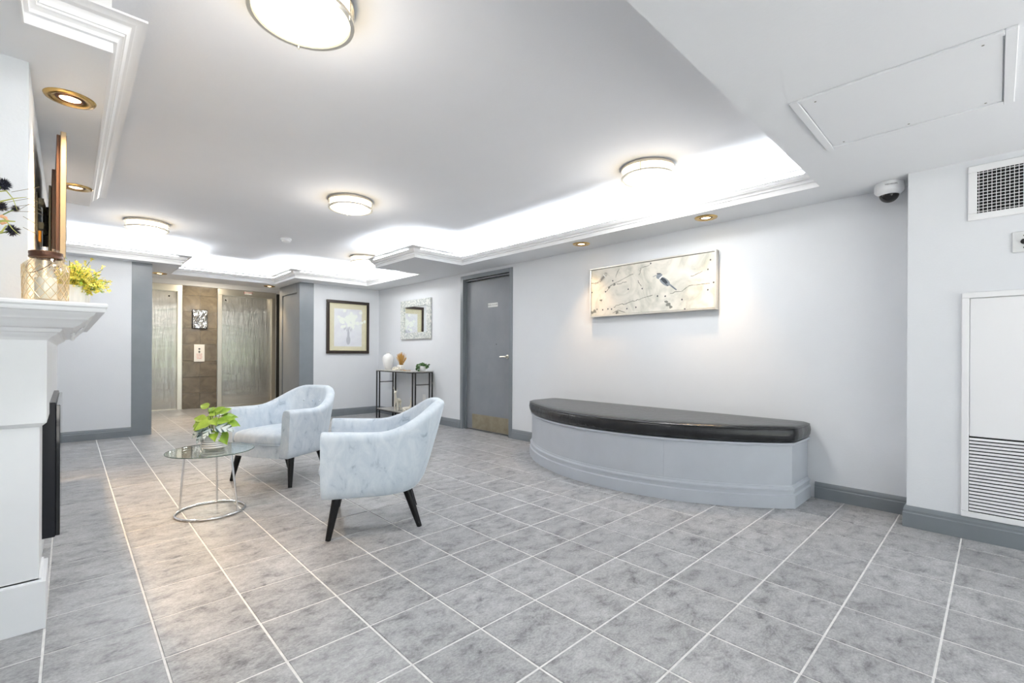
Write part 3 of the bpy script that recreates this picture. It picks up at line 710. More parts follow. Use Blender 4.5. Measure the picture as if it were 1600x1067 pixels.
# ivy
p = put(660, 3.80); PI_ = Vector((*p, CZ)); t = thing('ivy_plant', 'small trailing green ivy in a little white pot, on the door end of the console', 'plant', PI_)
bm = B(); lathe(bm, [(0, 0), (.035, 0), (.048, .02), (.052, .07), (.048, .075), (0, .068)], PI_, 24, caps=False); obj('pot', bm, m_pot, t, 60)
bm = B(); rnd = random.Random(9)
for k in range(150):
    a = rnd.uniform(0, 2*pi); s = rnd.random(); 
    if k < 75: q = PI_+Vector((cos(a)*.06*s, sin(a)*.06*s, .085+rnd.uniform(0, .045)*(1-s*.5)))
    elif k < 120: q = PI_-vr*rnd.uniform(.03, .085)-vf*rnd.uniform(.02, .06)+Vector((0, 0, rnd.uniform(.012, .10)))
    else: q = PI_+vr*rnd.uniform(.05, .10)-vf*rnd.uniform(-.02, .05)+Vector((0, 0, rnd.uniform(.05, .10)))
    n_ = Vector((rnd.uniform(-1, 1), rnd.uniform(-1.4, .4), rnd.uniform(.2, 1))).normalized(); s1, s2 = frame_of(n_); L = rnd.uniform(.010, .018)
    vs = [bm.verts.new(q+s1*L*cx+s2*L*cy) for cx, cy in ((-.2, -1), (.7, -.6), (1, .1), (.35, .4), (0, 1.1), (-.4, .45), (-1, .2), (-.8, -.5))]; bm.faces.new(vs)
obj('foliage', bm, m_ivy, t, kind='stuff')
# deer figurines on the lower shelf
def deer(name, label, pos, rz, lying, sc):
    t = thing(name, label, 'figurine', pos)
    t.rotation_euler = (0, 0, rz)
    bm = B(); bz = .115 if not lying else .035
    tube(bm, [(-.05, 0, bz), (-.02, 0, bz+.004), (.03, 0, bz+.006), (.055, 0, bz+.012)], [.022, .026, .027, .020], 10)
    tube(bm, [(.045, 0, bz+.01), (.062, 0, bz+.055), (.066, 0, bz+.10)], [.020, .013, .011], 10)
    tube(bm, [(.060, 0, bz+.108), (.078, 0, bz+.104), (.098, 0, bz+.094)], [.013, .012, .006], 10)
    for s in (-1, 1):
        tube(bm, [(.058, s*.008, bz+.112), (.048, s*.020, bz+.122)], [.005, .002], 6)
        tube(bm, [(.062, s*.006, bz+.115), (.058, s*.022, bz+.145), (.064, s*.026, bz+.172)], [.0032, .003, .0022], 6)
        tube(bm, [(.058, s*.020, bz+.140), (.072, s*.026, bz+.155)], [.003, .002], 6)
        if lying:
            tube(bm, [(.045, s*.018, .03), (.07, s*.022, .012), (.03, s*.024, .008)], [.012, .009, .006], 8)
            tube(bm, [(-.04, s*.02, .03), (-.005, s*.028, .014), (-.045, s*.03, .008)], [.016, .01, .006], 8)
        else:
            tube(bm, [(.045, s*.014, bz), (.048, s*.015, bz*.5), (.047, s*.015, 0)], [.013, .007, .0055], 8)
            tube(bm, [(-.045, s*.014, bz), (-.036, s*.015, bz*.62), (-.052, s*.015, bz*.36), (-.047, s*.015, 0)], [.017, .010, .006, .0055], 8)
    tube(bm, [(-.065, 0, bz+.006), (-.076, 0, bz+.018)], [.007, .003], 6)
    bmesh.ops.scale(bm, vec=(sc, sc, sc), verts=bm.verts)
    o = obj('body', bm, m_cream, t, 180, True)
    md = o.modifiers.new('union', 'REMESH'); md.mode = 'VOXEL'; md.voxel_size = .0028; md.use_smooth_shade = True
    return t
p = put(622, 3.70); deer('deer_figurine', 'cream deer figurine standing on the lower console shelf', (*p, .163), radians(215), False, 1.32)
p = put(635, 3.73); deer('deer_figurine', 'cream deer figurine lying down on the lower console shelf', (*p, .163), radians(-30), True, 1.12)
# outlet under the console
t = thing('wall_outlet', 'small white power outlet low on the right wall behind the console', 'outlet', (XW, 6.156, .3))
bm = B(); box(bm, XW-.006, XW, 6.12, 6.192, .30, .415, .002, 1); obj('plate', bm, m_paper, t)
for z in (.333, .382):
    bm = B(); box(bm, XW-.008, XW-.005, 6.138, 6.174, z-.014, z+.014, .001, 1); obj('socket', bm, m_white, t)

# ================================================================== PICTURES AND MIRROR
# framed print on the back wall
def rect_frame(bm, axis, wall, a0, a1, z0, z1, w, d, bev=.003):
    f = (lambda u0, u1, zz0, zz1: box(bm, u0, u1, wall-d, wall, zz0, zz1, bev, 1)) if axis == 'y' else (lambda u0, u1, zz0, zz1: box(bm, wall-d, wall, u0, u1, zz0, zz1, bev, 1))
    f(a0, a1, z1-w, z1); f(a0, a1, z0, z0+w); f(a0, a0+w, z0+w, z1-w); f(a1-w, a1, z0+w, z1-w)
W = YB
t = thing('framed_print', 'framed flower print with cream mat and dark wood frame on the back wall', 'picture', (3.42, W, 1.05))
bm = B(); rect_frame(bm, 'y', W, 3.055, 3.80, 1.045, 1.935, .05, .035); obj('frame', bm, m_frame, t)
bm = B(); rect_frame(bm, 'y', W-.008, 3.10, 3.755, 1.09, 1.89, .012, .02, .001); obj('inner_slip', bm, m_mat, t)
bm = B(); box(bm, 3.10, 3.755, W-.012, W-.002, 1.09, 1.89); obj('mat_board', bm, m_mat, t)
m_print = noisy(M('print_sheet', (.7, .7, .75), .5), [(.25, srgb(202, 204, 214)), (.5, srgb(216, 218, 226)), (.75, srgb(226, 232, 230))], 6, dist=1)
bm = B(); box(bm, 3.185, 3.67, W-.014, W-.011, 1.165, 1.80); pr_ = obj('print_sheet', bm, m_print, t)
bm = B()
def blob(bm, y, cx, cz, rx, rz, n=10, jit=.25, rnd=random.Random(4)):
    bm.faces.new([bm.verts.new((cx+rx*cos(2*pi*k/n)*(1+rnd.uniform(-jit, jit)), y, cz+rz*sin(2*pi*k/n)*(1+rnd.uniform(-jit, jit)))) for k in range(n)])
rnd = random.Random(11)
for k in range(46): blob(bm, W-.0145-.00001*k, 3.43+rnd.gauss(0, .09), 1.60+rnd.gauss(0, .085), .03, .026)
obj('printed_flowers', bm, M('print_pale', srgb(232, 238, 228), .6), pr_, kind='stuff')
bm = B(); blob(bm, W-.0153, 3.43, 1.27, .036, .075, 14, .05); blob(bm, W-.0152, 3.43, 1.36, .022, .10, 12, .1)
for k in range(7): blob(bm, W-.0154, 3.36+.022*k, 1.46+.02*sin(k*2.1), .007, .03, 8)
obj('printed_vase', bm, M('print_grey', srgb(166, 168, 180), .6), pr_)
bm = B(); box(bm, 3.105, 3.75, W-.0185, W-.0175, 1.095, 1.885)
m_pg = M('picture_glass', (1, 1, 1), .02, 0, Alpha=.10, Specular_IOR_Level=.6); obj('glazing', bm, m_pg, t)
# mirror
t = thing('wall_mirror', 'square wall mirror with silvery mosaic frame above the console table', 'mirror', (XW, 6.39, 1.28))
m_mos = M('mosaic_silver', (.8, .8, .78), .3, .35)
nt, b = nodes(m_mos); v = coords(nt); vo = nt.nodes.new('ShaderNodeTexVoronoi'); vo.inputs['Scale'].default_value = 55; nt.links.new(v, vo.inputs['Vector'])
r = nt.nodes.new('ShaderNodeValToRGB'); r.color_ramp.elements[0].color = (*srgb(176, 184, 184), 1); r.color_ramp.elements[1].color = (*srgb(240, 240, 234), 1)
sp = nt.nodes.new('ShaderNodeSeparateColor'); nt.links.new(vo.outputs['Color'], sp.inputs[0]); nt.links.new(sp.outputs[0], r.inputs[0]); nt.links.new(r.outputs[0], b.inputs['Base Color'])
bm = B(); rect_frame(bm, 'x', XW, 5.96, 6.835, 1.283, 1.908, .105, .03); obj('frame', bm, m_mos, t)
bm = B(); box(bm, XW-.014, XW-.002, 6.06, 6.735, 1.383, 1.808); obj('mirror_glass', bm, m_mirror, t)
# bird painting
t = thing('bird_painting', 'wide pale canvas painting of two birds on branches above the bench', 'painting', (XW, 2.3, 1.43))
CYL, CYR, CZB, CZT = 2.955, 1.642, 1.437, 1.944
bm = B(); rect_frame(bm, 'x', XW-.003, CYR, CYL, CZB, CZT, .014, .052, .002); obj('frame', bm, M('champagne_frame', (.72, .70, .66), .35, .7), t)
m_canv = noisy(M('painted_canvas', (.75, .74, .7), .75), [(.26, srgb(160, 164, 154)), (.40, srgb(196, 194, 184)), (.52, srgb(214, 210, 200)), (.72, srgb(226, 220, 210))], 4.2, detail=9, dist=1.4, bump=.1, bscale=60)
bm = B(); box(bm, XW-.046, XW-.006, CYR+.017, CYL-.017, CZB+.017, CZT-.017); cv = obj('canvas', bm, m_canv, t)
XC = XW-.0465
def cpt(x, y):
    u = (x-162)/1221; yt = 335-205*u; yb = 792-100*u; v = (y-yb)/(yt-yb); uu = u*(1+.12*(1-u))   # rough undo of the foreshortening
    return (CYL+(CYR-CYL)*u, CZB+(CZT-CZB)*v)
def stroke(bm, pts, w, dx=0):
    P = [Vector(cpt(*p)) for p in pts]
    for a, b_ in zip(P, P[1:]):
        d = (b_-a).normalized(); n = Vector((-d.y, d.x))*w*.5*random.uniform(.6, 1.2)
        bm.faces.new([bm.verts.new((XC-dx, *q)) for q in (a-n-d*w*.2, b_-n*.8+d*w*.2, b_+n*.8+d*w*.2, a+n-d*w*.2)])
def spot(bm, x, y, ry, rz, n=10, rot=0, dx=.0003, jit=.15):
    c = Vector(cpt(x, y))
    vs = []
    for k in range(n):
        a = 2*pi*k/n; j = 1+random.uniform(-jit, jit); p0, q0 = ry*cos(a)*j, rz*sin(a)*j
        vs.append(bm.verts.new((XC-dx, c.x-(p0*cos(rot)-q0*sin(rot)), c.y+p0*sin(rot)+q0*cos(rot))))
    bm.faces.new(vs)
def jag(pts, k=5, a=5):
    out = []
    for p, q in zip(pts, pts[1:]):
        for j in range(k): f = j/k; out.append((p[0]+(q[0]-p[0])*f+random.uniform(-a, a), p[1]+(q[1]-p[1])*f+random.uniform(-a, a)))
    return out+[pts[-1]]
bm = B()
for pts in ([(340, 545), (400, 480), (480, 442), (640, 365)], [(450, 400), (490, 320)], [(180, 470), (260, 460)], [(430, 685), (500, 655), (550, 658), (620, 628), (700, 605), (830, 563)], [(1000, 545), (1100, 518), (1160, 475), (1330, 450)],
            [(1180, 385), (1270, 335)], [(700, 370), (715, 310), (800, 275)], [(470, 465), (570, 442)], [(420, 740), (480, 715), (560, 735)], [(690, 430), (720, 480)]): stroke(bm, jag(pts), .007)
for (x, y, r_) in ((980, 650, .026), (960, 625, .018), (1000, 672, .018), (215, 735, .022), (185, 745, .018), (470, 735, .02), (290, 625, .014), (380, 500, .014), (440, 470, .016)): spot(bm, x, y, r_, r_*.8, jit=.35)
obj('painted_branches', bm, m_ink2, cv, kind='stuff')
bm = B()
for (x, y) in ((812, 262), (340, 542), (588, 512), (730, 503), (950, 572), (878, 572), (668, 682), (575, 697), (1335, 228), (1315, 318), (410, 705), (310, 715), (370, 705), (185, 555), (172, 422), (245, 712), (1100, 603), (1125, 692), (1315, 510), (1360, 440), (422, 435)):
    spot(bm, x, y, .0075, .0085, 8, dx=.0005)
obj('painted_berries', bm, m_ink, cv, kind='stuff')
def bird(name, cx, cy, s, mats, flip):
    k = -1 if flip else 1
    bm = B(); spot(bm, cx, cy, .062*s, .030*s, 18, radians(-40*k), .0006, .06); spot(bm, cx-50*k*s, cy-50*s, .032*s, .026*s, 14, 0, .0007, .05)
    stroke(bm, [(cx-80*k*s, cy-58*s), (cx-112*k*s, cy-42*s)], .008*s, .0007); stroke(bm, [(cx+40*k*s, cy+25*s), (cx+105*k*s, cy+78*s)], .014*s, .0007)
    body = obj(name, bm, mats[0], cv)
    bm = B(); spot(bm, cx-5*k*s, cy-8*s, .042*s, .015*s, 12, radians(-42*k), .0010, .12); stroke(bm, [(cx-40*k*s, cy-25*s), (cx+30*k*s, cy+42*s)], .008*s, .0012); stroke(bm, [(cx-72*k*s, cy-72*s), (cx-40*k*s, cy-74*s)], .010*s, .0012); stroke(bm, [(cx+60*k*s, cy+42*s), (cx+106*k*s, cy+80*s)], .006*s, .0012)
    obj('painted_wing', bm, mats[1], cv)
    bm = B(); stroke(bm, [(cx-46*k*s, cy-26*s), (cx-20*k*s, cy-52*s)], .012*s, .0014); obj('painted_collar', bm, m_paper, cv)
bird('painted_bird', 945, 432, 1.0, (M('bird_grey', srgb(132, 138, 144), .7), M('bird_dark', srgb(58, 64, 74), .7)), False)
bird('painted_bird', 302, 420, .75, (M('bird_faded', srgb(190, 186, 176), .7), M('bird_faded_dark', srgb(140, 138, 134), .7)), True)

# ================================================================== CEILING THINGS
def flush(label, x, y):
    t = thing('ceiling_light', label, 'ceiling light', (x, y, ZC), 'round flush ceiling lights')
    bm = B(); lathe(bm, [(0, 0), (.188, 0), (.188, -.012), (.17, -.014), (0, -.014)], (x, y, ZC), 48, caps=False); obj('base_plate', bm, m_nickel, t, 40)
    bm = B(); lathe(bm, [(.180, -.072), (.172, -.084), (.13, -.098), (.07, -.106), (0, -.109)], (x, y, ZC), 48, caps=False); obj('glass_shade', bm, m_opal, t, 60, label='glowing opal glass')
    bm = B(); lathe(bm, [(.178, -.014), (.180, -.0715)], (x, y, ZC), 48, caps=False); obj('glass_band', bm, m_band, t, 60, label='brighter glowing glass side')
    for z in (-.018, -.078):
        bm = B(); lathe(bm, [(.180, z-.007), (.195, z-.007), (.195, z+.007), (.180, z+.007), (.180, z-.007)], (x, y, ZC), 48, caps=False); obj('metal_ring', bm, m_nickel, t, 40)
    for k in range(3):
        a = radians(75+k*120); bm = B(); tube(bm, [(x+.191*cos(a), y+.191*sin(a), ZC-.016), (x+.191*cos(a), y+.191*sin(a), ZC-.094)], .004, 8); obj('strut', bm, m_nickel, t)
    return t
fl = flush('round opal ceiling light nearest the curved bench, above the bird painting side', 3.131, 1.816)
for (x, y, s) in ((.661, 1.90, 'round opal ceiling light cut by the top edge of the photo'), (1.863, 4.10, 'round opal ceiling light in the centre of the tray ceiling above the armchairs'),
                  (.605, 6.334, 'round opal ceiling light near the lobby, beyond the chimney soffit'), (3.10, 6.36, 'round opal ceiling light half hidden by the stepped soffit corner')): dup(fl, (x, y, ZC), None, s)
for (x, y) in ((3.131, 1.816), (.661, 1.90), (1.863, 4.10), (.605, 6.334), (3.10, 6.36)):
    light('ceiling_glow', 'AREA', (x, y, ZC-.125), 8, (.965, .985, 1.0), (0, 0, 0), shape='DISK', size=.34); light('ceiling_halo', 'POINT', (x, y, ZC-.20), 5.5, (1.0, .965, .92), shadow_soft_size=.14)
def downlight(label, x, y, pw, ang=80):
    t = thing('downlight', label, 'downlight', (x, y, ZS), 'recessed brass downlights')
    bm = B(); lathe(bm, [(.050, 0), (.050, -.003), (.066, -.010), (.084, -.007), (.088, 0)], (x, y, ZS), 36, caps=False); obj('trim_ring', bm, m_brass, t, 60)
    bm = B(); lathe(bm, [(.036, -.004), (.040, -.008), (.046, -.006), (.052, -.001)], (x, y, ZS), 32, caps=False); obj('baffle', bm, m_lid, t, 60)
    bm = B(); lathe(bm, [(0, -.007), (.022, -.006), (.036, -.002)], (x, y, ZS), 28, caps=False); obj('bulb', bm, m_bulb, t, 60, label='glowing lamp face')
    return t
DL = [('brass downlight over the mantel, nearest and largest', .0, 2.855, 120), ('brass downlight over the mantel, beside the screen edge', .03, 4.36, 110), ('brass downlight over the left elevator door', .93, 8.25, 60), ('brass downlight beside the panelled lobby wall', 2.44, 8.48, 60),
      ('brass downlight over the bench, nearer the door', 3.767, 2.93, 26), ('brass downlight over the bench, nearer the dome camera', 3.767, 1.653, 26)]
d0 = downlight(DL[0][0], DL[0][1], DL[0][2], 0)
for s, x, y, pw in DL[1:]: dup(d0, (x, y, ZS), None, s)
for s, x, y, pw in DL: light('downlight_beam', 'SPOT', (x, y, ZS-.012), pw, WARM, (0, 0, 0), spot_size=radians(74), spot_blend=.85, shadow_soft_size=.03)
t = thing('smoke_detector', 'small white round smoke detector on the tray ceiling', 'smoke detector', (1.922, 6.036, ZC))
bm = B(); lathe(bm, [(.062, 0), (.062, -.014), (.055, -.02), (.05, -.02)], (1.922, 6.036, ZC), 28, caps=False); obj('base', bm, m_white, t, 40)
bm = B(); lathe(bm, [(.050, -.018), (.048, -.036), (.036, -.046), (0, -.048)], (1.922, 6.036, ZC), 28, caps=False); obj('cover', bm, m_white, t, 40)
# dome camera
cx, cy = 3.868, .492
t = thing('dome_camera', 'white dome security camera under the soffit in the corner by the pier', 'camera', (cx, cy, ZS))
bm = B(); lathe(bm, [(.074, 0), (.078, -.012), (.078, -.050), (.074, -.058), (.056, -.074), (.052, -.074)], (cx, cy, ZS), 40, caps=False); hs = obj('housing', bm, m_white, t, 40)
bm = B(); lathe(bm, [(.052, -.072)]+[(.052*cos(a*pi/16), -.074-.050*sin(a*pi/16)) for a in range(8)]+[(0, -.124)], (cx, cy, ZS), 32, caps=False); obj('dome_window', bm, M('smoked_dome', (.01, .01, .012), .05), t, 60, label='dark smoked dome')
bm = B(); lathe(bm, [(.051, -.073), (.057, -.073), (.057, -.078), (.051, -.078), (.051, -.073)], (cx, cy, ZS), 32, caps=False); obj('dome_ring', bm, m_white, t, 40)
av = atan2(-cy, -cx)
text_obj('lettering', 'HIKVISION', .013, m_ink, (cx+.0785*cos(av+.12), cy+.0785*sin(av+.12), ZS-.026), (radians(90), 0, av+.12+radians(90)), t)
# ceiling access panel
t = thing('access_panel', 'flush white framed ceiling access panel in the near soffit', 'access panel', (2.65, .3, ZS))
bm = B()
for (a, b_, c, d) in ((2.32, 2.99, .614, .647), (2.32, 2.99, -.047, -.014), (2.32, 2.352, -.014, .614), (2.958, 2.99, -.014, .614)): box(bm, a, b_, c, d, ZS-.010, ZS, .002, 1)
obj('frame', bm, m_soff, t)
bm = B(); box(bm, 2.355, 2.955, -.011, .611, ZS-.005, ZS, .002, 1); obj('hatch', bm, m_soff, t)
for x, y in ((2.93, .56), (2.93, .04), (2.38, .56), (2.38, .04), (2.93, .3)):
    bm = B(); lathe(bm, [(0, -.007), (.004, -.006), (.005, -.004)], (x, y, ZS), 10, caps=False); obj('screw', bm, m_ink2, t)

# ================================================================== PIER: vent, switch, return-air panel
W = XP
t = thing('supply_vent', 'white square supply vent grille high on the pier', 'vent', (W, -.05, 1.82))
VY1, VY0, VZ0, VZ1 = .121, -.26, 1.825, 2.137
bm = B(); rect_frame(bm, 'x', W, VY0, VY1, VZ0, VZ1, .038, .010, .003); obj('frame', bm, m_crown, t)
bm = B(); box(bm, W-.001, W+.0005, VY0+.03, VY1-.03, VZ0+.03, VZ1-.03); obj('duct_shade_sheet', bm, m_dark, t)  # black sheet paints the darkness of the duct behind the blades
bm = B(); box(bm, W-.010, W-.0065, -.0009, .0009, VZ0+.036, VZ1-.036); v0 = None
ny = 18
for k in range(ny):
    y = VY0+.045+k*(VY1-VY0-.09)/(ny-1)
    b2 = B(); box(b2, W-.0095, W-.003, y-.0013, y+.0013, VZ0+.036, VZ1-.036); obj('upright_blade', b2, m_crown, t)
bm.free()
for k in range(13):
    z = VZ0+.047+k*(VZ1-VZ0-.094)/12
    b2 = B(); box(b2, W-.0080, W-.0015, VY0+.036, VY1-.036, z-.0013, z+.0013); obj('cross_blade', b2, m_crown, t)
t = thing('key_switch', 'steel key switch plate on the pier under the vent', 'switch', (W, -.11, 1.62))
bm = B(); box(bm, W-.008, W, -.175, -.054, 1.617, 1.729, .002, 1); obj('plate', bm, M('switch_steel', (.68, .69, .69), .4, .3), t)
bm = B(); lathe(bm, [(0, 0), (.014, 0), (.014, .008), (.010, .010), (0, .010)], (W-.007, -.098, 1.673), 20, (-1, 0, 0)); obj('key_cylinder', bm, m_dark, t, 40)
for z in (1.705, 1.64):
    bm = B(); lathe(bm, [(0, 0), (.004, 0), (.003, .002), (0, .002)], (W-.008, -.098, z), 10, (-1, 0, 0)); obj('screw', bm, m_dark, t)
t = thing('return_air_panel', 'tall white return-air panel with louvred foot on the pier', 'air panel', (W, -.2, .13))
PY1, PY0, PZ0, PZ1 = .144, -.60, .128, 1.414
bm = B(); rect_frame(bm, 'x', W, PY0, PY1, PZ0, PZ1, .032, .016, .003); obj('frame', bm, m_crown, t)
bm = B(); box(bm, W-.010, W-.002, PY0+.036, PY1-.034, .592, PZ1-.035, .002, 1); obj('upper_panel', bm, m_crown, t)
bm = B(); box(bm, W-.0015, W+.0005, PY0+.03, PY1-.03, PZ0+.03, .60); obj('duct_shade_sheet', bm, m_dark, t)  # shade between the slats comes from this black sheet, no duct modelled
bm = B(); box(bm, -.0068, .0068, PY0+.036, PY1-.034, -.0016, .0016)
bmesh.ops.rotate(bm, verts=bm.verts, cent=(0, 0, 0), matrix=Matrix.Rotation(radians(-52), 3, 'Y')); sl0 = obj('slat', bm, m_crown, t, local=True)
NS = 22
for k in range(NS):
    s_ = sl0 if k == 0 else sl0.copy()
    if k: COL.objects.link(s_)
    s_.location = (-.009, .2, .035+.0192*k+.008)

# ================================================================== FIREPLACE
FY0, FY1, FX = 2.49, 4.72, -.060
t = thing('fireplace_mantel', 'white moulded fireplace mantel with deep shelf at the left edge', 'fireplace', (-.1, 3.3, 0))
XB = -.50
bm = B(); box(bm, XB, FX, FY0, FY1, .76, 1.096)
for v in bm.verts:
    if v.co.z < .77 and v.co.x > -.1: v.co.z -= .0
bmesh.ops.bevel(bm, geom=[e for e in bm.edges if all(v.co.z < .77 for v in e.verts)], offset=.018, segments=1, affect='EDGES'); obj('frieze', bm, m_white, t)
for (y0, y1) in ((FY0+.012, FY0+.27), (FY1-.27, FY1-.012)):
    bm = B(); box(bm, XB, FX-.019, y0, y1, .185, .762); obj('leg', bm, m_white, t)
    e0 = y0-.012 if y0 < 3 else y0-.0; e1 = y1 if y0 < 3 else y1+.012
    bm = B(); box(bm, XB, FX, e0, e1+.006, 0, .19, .0); bmesh.ops.bevel(bm, geom=[e for e in bm.edges if all(v.co.z > .1 for v in e.verts)], offset=.012, segments=2, affect='EDGES'); obj('plinth', bm, m_white, t)
bm = B(); box(bm, XB, FX-.035, FY0+.26, FY1-.26, .0, .77); obj('back_panel', bm, m_white, t)
mp = [(0, 1.090), (.004, 1.096), (.011, 1.104), (.022, 1.110), (.029, 1.118), (.036, 1.121), (.043, 1.134), (.050, 1.136), (.072, 1.138), (.078, 1.142), (.092, 1.152), (.101, 1.162), (.112, 1.168), (.116, 1.176), (.128, 1.186), (.132, 1.192), (.134, 1.196), (0, 1.197)]
bm = B(); sweep(bm, [(FX, FY1), (FX, FY0), (XB, FY0)], [(-q, z) for q, z in mp][::-1] if False else [(-(-q), z) for q, z in mp]); 
obj('crown_moulding', bm, m_white, t, 25)
bm = B(); sweep(bm, [(FX, FY1), (FX, FY0), (XB, FY0)], [(0, 1.196), (.158, 1.196), (.160, 1.203), (.160, 1.210), (.166, 1.216), (.167, 1.224), (.164, 1.229), (0, 1.229)]); box(bm, XB, FX, FY0, FY1+.16, 1.196, 1.2288); obj('shelf', bm, m_white, t, 25)
# carved scrolls along the front of the crown
for k, yy in enumerate((3.05, 3.27, 3.49, 3.71, 3.93)):
    bm = B(); pts = []
    for j in range(15):
        a = j/14*2.6*pi; rr = .036*(1-j/19); pts.append((FX+.098+rr*.55*cos(a), yy+.04*(j/14-.5)+rr*.9*sin(a), 1.150+rr*.75*cos(a)))
    tube(bm, pts, [.0055*(1-j/28) for j in range(15)], 7); sphere(bm, (FX+.075, yy+.055, 1.128), .012, 2); obj('carved_scroll', bm, m_white, t, 180)
t = thing('fireplace_insert', 'black glass fireplace insert standing proud of the white mantel', 'fireplace', (-.03, 3.3, .24))
IY0, IY1, IZ0, IZ1 = 2.85, 3.75, .235, .825
bm = B(); box(bm, FX-.034, -.040, IY0, IY1, IZ0, IZ1, .003, 1); obj('casing', bm, M('casing_black', (.010, .011, .016), .3, 0, Specular_IOR_Level=.25), t)
bm = B(); box(bm, -.040, -.026, IY0+.004, IY1-.004, IZ0+.004, IZ1-.012, .002, 1); obj('glass_front', bm, M('black_glass', (.006, .006, .008), .06), t)

# screen on its bracket
t = thing('wall_screen', 'flat screen seen edge-on, standing off the chimney breast above the mantel', 'screen', (-.03, 3.42, 1.48))
TYN, TL, TZ0, TZ1 = 2.95, .96, 1.48, 2.052; ta = radians(1.4)
Rm = Matrix.Translation((-.012, TYN, 0)) @ Matrix.Rotation(ta, 4, 'Z')
def tvbox(bm, x0, x1, y0, y1, z0, z1, bev=.002): return box(bm, x0, x1, y0, y1, z0, z1, bev, 1, Rm)
bm = B(); tvbox(bm, -.019, 0, 0, TL, TZ0, TZ1); obj('bezel', bm, m_tvs, t)
bm = B(); tvbox(bm, -.0005, .0012, .012, TL-.012, TZ0+.015, TZ1-.012, .0005); obj('display', bm, m_screen, t)
bm = B(); tvbox(bm, -.032, -.018, .02, TL-.02, TZ0+.03, TZ1-.012); tvbox(bm, -.046, -.030, .18, TL-.18, TZ0+.06, TZ1-.13); obj('back_housing', bm, m_tvb, t)
t = thing('screen_bracket', 'grey articulated screen bracket bolted to the chimney breast', 'bracket', (-.117, 3.35, 1.6))
bm = B(); box(bm, -.117, -.108, 3.13, 3.62, 1.62, 1.80, .002, 1); obj('wall_plate', bm, m_brk, t)
bm = B()
for z0 in (1.64, 1.755): box(bm, -.112, -.09, 3.18, 3.24, z0, z0+.03)
for z in (1.66, 1.77): tube(bm, [(-.095, 3.2, z), (-.085, 3.36, z-.02), (-.068, 3.22, z-.05)], .008, 8)
obj('arm', bm, m_brk, t)
bm = B(); lathe(bm, [(0, -.16), (.012, -.16), (.012, .04), (0, .04)], (-.087, 3.34, 1.74), 14); obj('pivot', bm, m_black, t)
bm = B(); tvbox(bm, -.056, -.047, .25, .60, 1.50, 1.86); obj('screen_plate', bm, m_brk, t)
bm = B(); box(bm, -.108, -.098, 3.16, 3.20, 1.575, 1.625, .002, 1); obj('warning_tag', bm, M('tag_yellow', srgb(214, 150, 40), .6), t, label='yellow and black warning tag')

# lantern jar, yellow plant, thistle arrangement on the shelf
SZ = 1.2295; J = Vector((-.062, 2.41, SZ))
t = thing('glass_lantern', 'amber cut-glass lantern jar with bronze rim and wire handle on the mantel', 'lantern', J)
bm = B(); lathe(bm, [(0, .001), (.052, .001), (.060, .006), (.061, .02), (.0635, .12), (.060, .134), (.048, .146), (.043, .150), (.042, .168), (.040, .168), (.041, .150), (.058, .132), (.061, .12), (.058, .02), (.052, .008), (0, .006)], J, 40, caps=False); jb = obj('glass_jar', bm, m_amber, t, 60)
bm = B(); NL = 14
for k in range(NL):
    for s in (-1, 1):
        pts = []
        for j in range(9):
            h = .008+.122*j/8; a = 2*pi*k/NL+s*j/8*1.35; rr = .0606+.0028*min(1, h/.12)-.0+ (0 if h < .12 else -.001); pts.append(J+Vector((rr*cos(a), rr*sin(a), h)))
        tube(bm, pts, .0011, 4)
obj('lattice', bm, m_lat, jb, label='gilt diamond lattice lines')
bm = B(); lathe(bm, [(.041, .158), (.0455, .158), (.046, .164), (.0445, .168), (.046, .172), (.046, .180), (.041, .182), (.038, .178), (.041, .158)], J, 36, caps=False); obj('rim', bm, m_lid, t, 50)
bm = B(); pts = []
for j in range(13): a = pi*j/12; pts.append(J+vr*(.046*cos(a))-vf*(.05*sin(a)+.005)+Vector((0, 0, .160-.085*sin(a)*(.5+.5*cos(a)*1.0) if False else .158-.06*sin(a))))
tube(bm, pts, .0013, 5); obj('wire_handle', bm, m_lid, t)
bm = B(); lathe(bm, [(0, .008), (.030, .008), (.030, .085), (.027, .088), (0, .086)], J, 28, caps=False); tube(bm, [J+Vector((0, 0, .086)), J+Vector((.001, 0, .098))], .0012, 5); obj('candle', bm, m_paper, t, 60)

